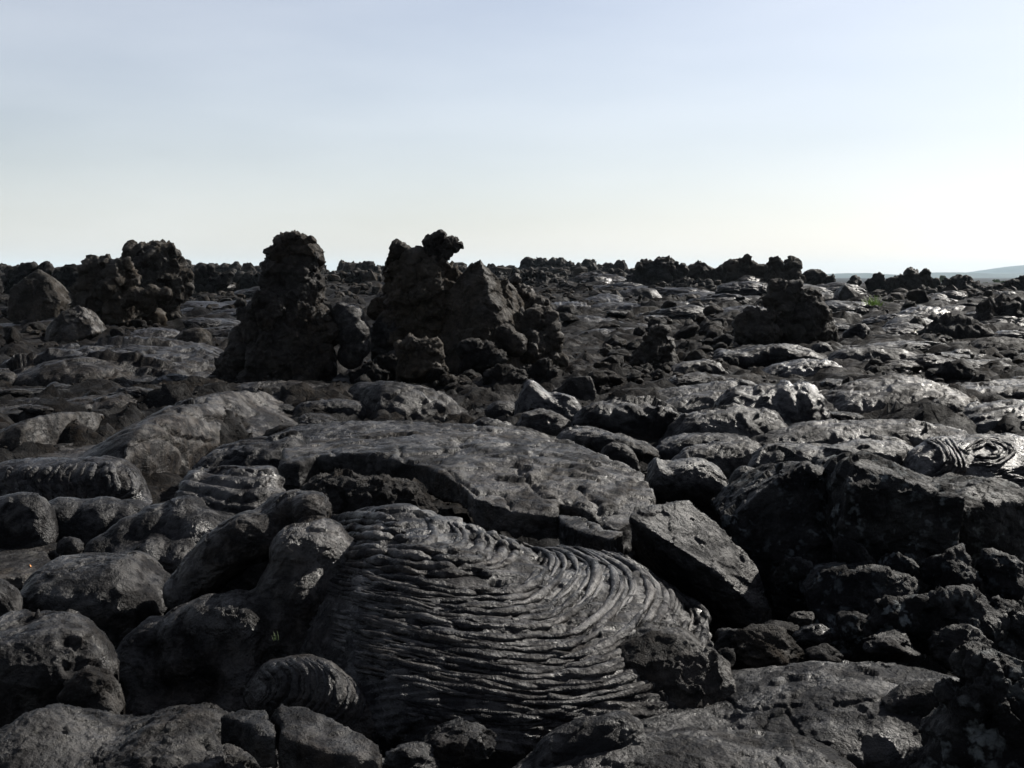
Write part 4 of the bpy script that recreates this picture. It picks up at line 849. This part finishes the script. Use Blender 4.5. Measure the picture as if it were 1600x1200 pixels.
for k, (x0, x1, yt, yb, lb, mt, ang) in enumerate([
    (1140, 1262, 978, 1052, 'jagged chunk of rubble beside the ropes', 'clinker', 1.0), (1110, 1180, 978, 1030, 'dark rubble stone with an orange leaf beside the ropes', 'block', 1.0),
    (1238, 1302, 974, 1016, 'smooth rounded rubble stone in the dark trench', 'toe', .5), (1342, 1440, 990, 1046, 'peaked rubble stone with one lit facet', 'block', 1.0),
    (1452, 1558, 976, 1058, 'large rounded rubble block near the coarse lichened boulder', 'block', .8), (1190, 1250, 972, 1000, 'sharp-backed stone behind the jagged chunk', 'clinker', 1.0),
    (1255, 1320, 1006, 1046, 'small brownish rubble stone before the jagged heap', 'clinker', .9), (1100, 1150, 1010, 1060, 'broken stone between the angular block and jagged chunk', 'clinker', .9),
    (1230, 1275, 955, 985, 'small dark stone at the foot of the tilted slab', 'block', .8)]):
    rock('rubble_stone', lb, 'stone', x0, x1, yt, yb, 160 + k, mt, angular=ang)
crag('clinker_heap', 'jagged lichened heap of clinker across the dark trench', 'clinker heap', [(1340, 985, 26), (1390, 962, 24), (1430, 950, 22), (1470, 945, 22), (1500, 940, 20), (1520, 955, 26), (1360, 1010, 34), (1420, 990, 42), (1480, 985, 45), (1330, 1020, 22), (1540, 980, 34), (1575, 965, 26), (1600, 985, 36), (1570, 1010, 40)], 4.75, seed=172, vox=2.8, mat='lichen', size=.34, amp=1.0)
block('lava_block', 'big peaked block with a shiny sloping shoulder beside the tilted slab', 'lava block', [(1142, 820, .15), (1180, 785, .1), (1230, 752, .1), (1275, 735, .15), (1308, 752, .2), (1315, 800, .1), (1312, 880, 0), (1290, 930, 0), (1215, 930, .0), (1165, 860, .05)], 5.9, thick=.9, seed=181, vox=3.1, mat='lichen', style='block', amp=.75)
block('lava_block', 'massive lichen-spotted block with a lit sloping top edge', 'lava block', [(1326, 760, .0), (1345, 730, .1), (1375, 726, .3), (1410, 742, .35), (1512, 768, .3), (1518, 782, .05), (1500, 900, .2), (1450, 925, .2), (1350, 905, .2), (1318, 830, .05)], 5.55, thick=.9, seed=182, vox=3.1, mat='lichen', amp=.75)
block('lava_block', 'lichen-spotted block directly under the ropy plate', 'lava block', [(1512, 800, .1), (1545, 784, .3), (1620, 776, .5), (1700, 800, .4), (1700, 930, .3), (1560, 925, .2), (1520, 870, .15)], 5.9, thick=.9, seed=183, vox=3.1, mat='lichen', amp=.75)
block('lava_block', 'half-buried block in the shade below the massive lichen block', 'lava block', [(1268, 935, .1), (1300, 905, .1), (1400, 898, .1), (1445, 915, .1), (1440, 975, -.05), (1290, 985, -.05)], 5.1, thick=.4, seed=184, vox=3.1, mat='lichen', amp=.75)
for k, (x0, x1, yt, yb, lb) in enumerate([(1205, 1300, 868, 948, 'broken lump at the foot of the big peaked block'), (1440, 1530, 850, 945, 'fallen cube-shaped chunk under the massive lichen block'),
        (1300, 1372, 835, 925, 'cracked chunk wedged between peaked and massive block'), (1530, 1610, 862, 950, 'fallen chunk under the block that carries the ropy plate'), (1365, 1440, 860, 930, 'small shaded chunk against the face of the massive block')]):
    rock('fallen_chunk', lb, 'rock', x0, x1, yt, yb, 190 + k, 'lichen', angular=1.0, d=[5.45, 5.2, 5.5, 5.2, 5.35][k], sub=5)
# ------------------------------------------------------------------ loose rubble: single stones, then the rest as one mass
rs = np.random.RandomState(99)
TPL = [rock_shape(300 + k, 3, 1.0, 1.25, 11) for k in range(9)]
TPL2 = [rock_shape(330 + k, 2, 1.0, 1.0, 9) for k in range(6)]
TPL1 = [rock_shape(360 + k, 1, 1.0, 1.0, 9) for k in range(8)]
TME = []
for k, (V, Q) in enumerate(TPL):
    t = link_mesh('clinker_shape', V, Q, MAT['clinker'], origin=(0, 0, 0)); TME.append(t.data); bpy.data.objects.remove(t)
spots = []
def zone(n, x0, x1, y0, y1, s0, s1, which, flat=.8):
    for _ in range(n):
        for _t in range(6):
            px, py = rs.uniform(x0, x1), rs.uniform(y0, y1); d = depth_at(py)
            if perlin(np.array([[X_at(px, d) * 1.1 / (d * .06 + .4), d * .5 / (d * .06 + .4), which]]), 3)[0] > .05: break
        s = (s0 + (s1 - s0) * rs.rand() ** 3) * d / F
        spots.append((px, d, s, which, flat, s / d))
zone(230, 560, 900, 540, 632, 6, 42, 0, 1.0)
zone(260, 840, 1130, 498, 630, 6, 44, 1, 1.0)
zone(260, 1100, 1620, 485, 640, 5, 36, 2, 1.0)
zone(220, -20, 400, 455, 570, 5, 36, 3, 1.0)
zone(700, -60, 1660, 441, 500, 4, 20, 4, .75)
zone(160, 330, 620, 440, 500, 4, 18, 4)
zone(110, 900, 1500, 640, 760, 4, 14, 5)
zone(90, -20, 520, 615, 700, 4, 11, 6)
zone(120, 1100, 1620, 930, 1060, 6, 26, 7)
zone(70, 100, 1000, 760, 1150, 4, 14, 8)
GRP = {0: ('loose clinker below the twin crags', 'loose clinker stone in the rubble slope below pyramid peak and hooked crag'),
       1: ('loose clinker round the pinnacle', 'loose clinker stone in the rubble round the narrow pinnacle'),
       2: ('loose clinker round the shaggy crag', 'loose clinker stone among the lobes round the shaggy crag'),
       3: ('loose clinker below the broad crag', 'loose clinker stone on the slope below the broad rounded crag'),
       4: ('clinker of the far field', 'clinker stone on the rough distant lava near the skyline'),
       5: ('stones between the lobes', 'small stone in a gap between lobes near the striped lobe'),
       6: ('stones on the plates', 'small stone lying on the plates near the broad shield'),
       7: ('rubble of the dark trench', 'loose rubble stone in the dark trench under the lichened blocks'),
       8: ('stones round the big ropy lobe', 'small stone in a hollow round the big ropy lobe')}
spots.sort(key=lambda q: -q[5])
def place(px, d, s, z=None):
    x = X_at(px, d)
    return x, float(ground_height(np.array([x]), np.array([d]))[0])
NIND = 290
rest_V, rest_F, off = [], [], 0
gx_ = np.array([X_at(q[0], q[1]) for q in spots]); gy_ = np.array([q[1] for q in spots]); gz_ = ground_height(gx_, gy_)
for i, (px, d, s, w, flat, _) in enumerate(spots):
    sc = np.array([s, s * rs.uniform(.7, 1.2), s * rs.uniform(.45, 1.0) * flat]) * .5
    rz = rs.uniform(0, 6.28)
    loc = np.array([gx_[i], gy_[i], gz_[i] + sc[2] * .55])
    if i < NIND:
        o = bpy.data.objects.new('clinker_stone', TME[i % len(TME)]); COL.objects.link(o)
        o.location = loc; o.scale = sc; o.rotation_euler = (rs.uniform(-.4, .4), rs.uniform(-.4, .4), rz)
        tag(o, GRP[w][1], 'stone', GRP[w][0])
    else:
        V, Q = TPL2[i % len(TPL2)]
        c, s_ = math.cos(rz), math.sin(rz); W = V * sc
        W = np.stack([W[:, 0] * c - W[:, 1] * s_, W[:, 0] * s_ + W[:, 1] * c, W[:, 2]], 1) + loc
        rest_V.append(W); rest_F.append(Q + off); off += len(V)
# the uncountable remainder: gravel-sized clinker and the far a'a field
n = 7000
d = 45 * np.exp(rs.rand(n) * np.log(190 / 45)); x = rs.uniform(-.56, .56, n) * d; s = d / F * rs.uniform(4, 15, n) * (1 + .4 * (rs.rand(n) > .93))
n2 = 2600
d2 = 3.2 * np.exp(rs.rand(n2) * np.log(30 / 3.2)); x2 = rs.uniform(-.55, .55, n2) * d2; s2 = d2 / F * rs.uniform(2.5, 8, n2)
keep = rs.rand(n) < .40 + .9 * sstep(-.1, .35, fbm(np.stack([x * .12, d * .05, 0 * d], 1), 3, 71)); d, x, s = d[keep], x[keep], s[keep] * (.6 + 1.3 * rs.rand(keep.sum()) ** 3)
d = np.concatenate([d, d2]); x = np.concatenate([x, x2]); s = np.concatenate([s, s2]); z = ground_height(x, d)
for i in range(len(d)):
    V, Q = TPL1[i % len(TPL1)]; rz = rs.uniform(0, 6.28); c, s_ = math.cos(rz), math.sin(rz)
    W = V * (np.array([1, .9, rs.uniform(.5, 1.0)]) * s[i] * .5)
    W = np.stack([W[:, 0] * c - W[:, 1] * s_, W[:, 0] * s_ + W[:, 1] * c, W[:, 2]], 1) + np.array([x[i], d[i], z[i] + s[i] * .2])
    rest_V.append(W); rest_F.append(Q + off); off += len(V)
o = link_mesh('clinker_rubble', np.concatenate(rest_V), np.concatenate(rest_F), MAT['clinker'], smooth=False)
tag(o, 'fine black clinker rubble spread over the whole lava field', 'rubble', kind='stuff')

# the continuous jagged skyline
def ridge_shape(seed):
    rs_ = np.random.RandomState(seed); bm = bmesh.new()
    for k in range(14):
        g = bmesh.ops.create_icosphere(bm, subdivisions=3, radius=1); r = rs_.uniform(.10, .34); c = (rs_.uniform(-.85, .85), rs_.uniform(-.4, .4), rs_.uniform(-.2, .28) * (1 if k % 3 else 1.6))
        for q, v in zip(LUMPS[(k + seed) % 12], g['verts']): v.co = Vector((c[0] + q[0] * r, c[1] + q[1] * r, c[2] + q[2] * r * 1.3))
    g = bmesh.ops.create_icosphere(bm, subdivisions=3, radius=1)
    for v in g['verts']: v.co = Vector((v.co.x, v.co.y * .6, v.co.z * .3))
    V, Q = remesh(bm, .04); V = V + vnormals(V, Q) * relief(V, 'spire', .55, seed, .01)[:, None]
    t = link_mesh('ridge_shape', V, Q, MAT['clinker'], origin=(0, 0, 0)); m = t.data; bpy.data.objects.remove(t); return m
RM = [ridge_shape(500 + k) for k in range(5)]
for i in range(64):
    px = -60 + 1720 * (i + rs.uniform(-.5, .5)) / 64; d = rs.uniform(75, 165)
    if px > 1280: d = rs.uniform(62, 90)
    x, z = X_at(px, d), float(ground_height(np.array([X_at(px, d)]), np.array([d]))[0])
    o = bpy.data.objects.new('skyline_ridge', RM[i % 5]); COL.objects.link(o); w = (rs.uniform(35, 95) if px < 1285 else rs.uniform(28, 55)) * d / F
    o.scale = (w / 2, w / 2, w * rs.uniform(.35, .6)); o.location = (x, d, z - w * .03); o.rotation_euler = (0, 0, rs.uniform(-.5, .5) + (math.pi if i % 2 else 0))
    tag(o, 'jagged clinker ridge in the continuous low rubble of the skyline', 'lava outcrop', 'clinker ridges along the skyline')
for i in range(54):
    px = [rs.uniform(-40, 420), rs.uniform(830, 1330), rs.uniform(520, 1640)][i % 3]; d = rs.uniform(34, 74)
    x, z = X_at(px, d), float(ground_height(np.array([X_at(px, d)]), np.array([d]))[0])
    o = bpy.data.objects.new('clinker_ridge', RM[i % 5]); COL.objects.link(o); w = rs.uniform(30, 80) * d / F
    o.scale = (w / 2, w / 2, w * rs.uniform(.22, .42)); o.location = (x, d, z - w * .04); o.rotation_euler = (0, 0, rs.uniform(-.6, .6) + (math.pi if i % 2 else 0))
    tag(o, 'jagged clinker ridge rising from the far lava field below the skyline', 'lava outcrop', 'clinker ridges on the far field')
# smooth lobes scattered over the far field
def far_lobe(seed):
    rs_ = np.random.RandomState(seed); bm = bmesh.new()
    for k in range(rs_.randint(3, 6)):
        g = bmesh.ops.create_icosphere(bm, subdivisions=3, radius=1); c = rs_.uniform(-.6, .6, 2); r = rs_.uniform(.35, .75)
        for v in g['verts']: v.co = Vector((c[0] + v.co.x * r * 1.2, c[1] + v.co.y * r, rs_.uniform(-.1, .1) * 0 + (k - 2) * .10 + v.co.z * r * 1.1))
    V, Q = remesh(bm, .05); V = relax(V, Q, 3); V = V + vnormals(V, Q) * (1.5 * relief(V, 'smooth', 1.6, seed, .01) + .03 * facet(V * 2, seed))[:, None]
    V /= np.abs(V).max(0)
    t = link_mesh('lobe_shape', V, Q, MAT['smooth'], origin=(0, 0, 0)); m = t.data; bpy.data.objects.remove(t); return m
LM = [far_lobe(k) for k in range(8)]
zl = [(70, 850, 1330, 444, 535, 40, 150, 'smooth lava lobe on the distant field behind the narrow pinnacle', 'smooth lobes of the distant field'),
      (40, 1330, 1640, 470, 600, 40, 130, 'smooth lava lobe on the field round the green weed', 'smooth lobes round the weed'),
      (36, -30, 420, 440, 545, 40, 140, 'smooth lava lobe on the field behind the shadowed dome', 'smooth lobes behind the shadowed dome'),
      (34, 960, 1300, 610, 740, 45, 110, 'smooth lava lobe packed between larger lobes near the draped fold', 'small lobes packed near the draped fold'),
      (26, -30, 520, 610, 700, 45, 110, 'low lava lobe among the plates round the broad shield', 'low lobes round the broad shield')]
for n, x0, x1, y0, y1, s0, s1, lb, gr in zl:
    for i in range(n):
        px, py = rs.uniform(x0, x1), rs.uniform(y0, y1); d = depth_at(py); w = rs.uniform(s0, s1) * d / F
        x, z = place(px, d, w)
        o = bpy.data.objects.new('small_lava_lobe', LM[i % 8]); COL.objects.link(o)
        hz = w * rs.uniform(.09, .20)
        o.scale = (w / 2, w / 2 * rs.uniform(.6, 1.3), hz); o.location = (x, d, z - hz * .05)
        o.rotation_euler = (rs.uniform(-.12, .12), rs.uniform(-.15, .15), rs.uniform(0, 6.28))
        tag(o, lb, 'lava lobe', gr)

# ------------------------------------------------------------------ plants and litter
def leaf_cloud(n, c, r, size, rs_, squash=1.0):
    V, Q = [], []
    for k in range(n):
        u = rs_.normal(size=3); u /= np.linalg.norm(u); q = np.array(c) + u * np.array(r) * rs_.uniform(.3, 1) ** .5
        a = rs_.normal(size=3); a /= np.linalg.norm(a); b = np.cross(a, rs_.normal(size=3)); b /= np.linalg.norm(b)
        s = size * rs_.uniform(.6, 1.4); i = len(V)
        V += [q - a * s, q + b * s * .5, q + a * s, q - b * s * .5]; Q.append([i, i + 1, i + 2, i + 3])
    return V, Q
for k, (px, yt, w, lb) in enumerate([(1543, 441, 18, 'pale green distant tree, the lowest of its group'), (1558, 437, 18, 'round light green distant tree beyond the field'), (1590, 434, 20, 'dark green distant tree beside a dark skyline outcrop'),
        (1573, 441, 14, 'low bushy distant tree between two taller ones'), (1472, 430, 12, 'lone faint distant tree before the hills')]):
    d = 330.0; r_ = np.random.RandomState(k); x = X_at(px, d); zt = Z_at(yt, d); w = w * d / F * .5; zb = float(ground_height(np.array([x]), np.array([d]))[0]) - .2
    t = empty('distant_tree', (x, d, zb), lb, 'tree', 'trees beyond the lava field')
    h = zt - zb; V, Q = [], []
    for _ in range(9):
        c = (x + r_.normal() * w * .5, d + r_.normal() * w * .5, zb + h * r_.uniform(.45, .88)); v, q = leaf_cloud(110, c, (w * .5, w * .5, h * .13), .28, r_)
        q = [[i + len(V) for i in f] for f in q]; V += v; Q += q
    link_mesh('crown', np.array(V), np.array(Q), MAT['treegreen'], t, smooth=False)
    an = np.linspace(0, 2 * np.pi, 8, endpoint=False)
    rings = [np.stack([x + .16 * (1 - .6 * f) * np.cos(an), d + .16 * (1 - .6 * f) * np.sin(an), np.full(8, zb + h * .8 * f)], 1) for f in (0, .5, 1)]
    ii = np.arange(24).reshape(3, 8); jj = np.roll(ii, -1, 1)
    link_mesh('trunk', np.concatenate(rings), np.stack([ii[:-1], jj[:-1], jj[1:], ii[1:]], 2).reshape(-1, 4), MAT['bark'], t)
def weed(label, px, py, d, h, n, seed, mat='leafgreen', z=None):
    r_ = np.random.RandomState(seed); V, Q = [], []
    x = X_at(px, d); z = Z_at(py, d) if z is None else z
    for k in range(n):
        a = r_.uniform(0, 6.28); l = h * r_.uniform(.6, 1.1); w = h * .035; le = r_.uniform(.15, .6)
        bx, by = x + r_.normal() * h * .16, d + r_.normal() * h * .16
        for j in range(4):
            f = j / 3; i = len(V); ox = math.cos(a) * le * l * f ** 1.7; oy = math.sin(a) * le * l * f ** 1.7; ww = w * (1 - f * .9)
            V += [(bx + ox - math.sin(a) * ww, by + oy + math.cos(a) * ww, z + l * f * (1 - .25 * le)), (bx + ox + math.sin(a) * ww, by + oy - math.cos(a) * ww, z + l * f * (1 - .25 * le))]
            if j: Q.append([i - 2, i - 1, i + 1, i])
    return tag(link_mesh('green_weed', np.array(V), np.array(Q), MAT[mat], smooth=False), label, 'plant')
weed('bright green weed tuft growing beside the whaleback lobe', 1366, 492, 40, .75, 90, 1)
weed('tiny dark green sprig in the crack beside the fused toes', 432, 1000, 4.45, .035, 14, 2, 'treegreen')
def leaf_litter(label, px, py, d, s, seed, n=1):
    r_ = np.random.RandomState(seed); V, Q = [], []
    c = np.array([X_at(px, d), d, Z_at(py, d)]); a = r_.uniform(0, 6.28)
    u = np.array([math.cos(a), math.sin(a), .3]); v = np.array([-math.sin(a), math.cos(a), .5])
    for i, (p, q, h) in enumerate([(-1, 0, 0), (-.4, .45, .1), (.3, .4, .12), (1, 0, .3), (.3, -.4, .02), (-.4, -.45, .05), (0, 0, -.12)]): V.append(c + u * p * s + v * q * s + np.array([0, 0, h * s]))
    Q = [[0, 6, 1], [1, 6, 2], [2, 6, 3], [3, 6, 4], [4, 6, 5], [5, 6, 0]]
    return tag(link_mesh('dry_leaf', np.array(V), np.array(Q), MAT['dry'], smooth=False), label, 'leaf')
leaf_litter('curled orange dry leaf lying on a flat stone', 52, 888, 5.92, .03, 1)
leaf_litter('small orange dry leaf beside the flat stone', 84, 897, 5.9, .014, 2)
leaf_litter('orange dry leaf on dark rubble beside the ropes', 1158, 995, 4.86, .016, 3)
leaf_litter('pale dry leaf on the smooth broad shield', 372, 640, 11.4, .03, 4)

# ------------------------------------------------------------------ air
hz = bpy.data.materials.new('haze_air'); hz.use_nodes = True; nt = hz.node_tree; nt.nodes.clear()
ho = nt.nodes.new('ShaderNodeOutputMaterial'); hv = nt.nodes.new('ShaderNodeVolumePrincipled')
hv.inputs['Color'].default_value = (.70, .88, 1.0, 1); hv.inputs['Density'].default_value = 6.5e-5; hv.inputs['Anisotropy'].default_value = 0.0
nt.links.new(hv.outputs[0], ho.inputs['Volume'])
bm = bmesh.new(); bmesh.ops.create_cube(bm, size=1); me = bpy.data.meshes.new('haze'); bm.to_mesh(me); bm.free(); me.materials.append(hz)
ob = bpy.data.objects.new('haze', me); COL.objects.link(ob); ob.scale = (24000, 19000, 180); ob.location = (0, 4800, 75)
ob['kind'] = 'stuff'; ob['label'] = 'thin pale haze in the air over the field'; ob['category'] = 'haze'
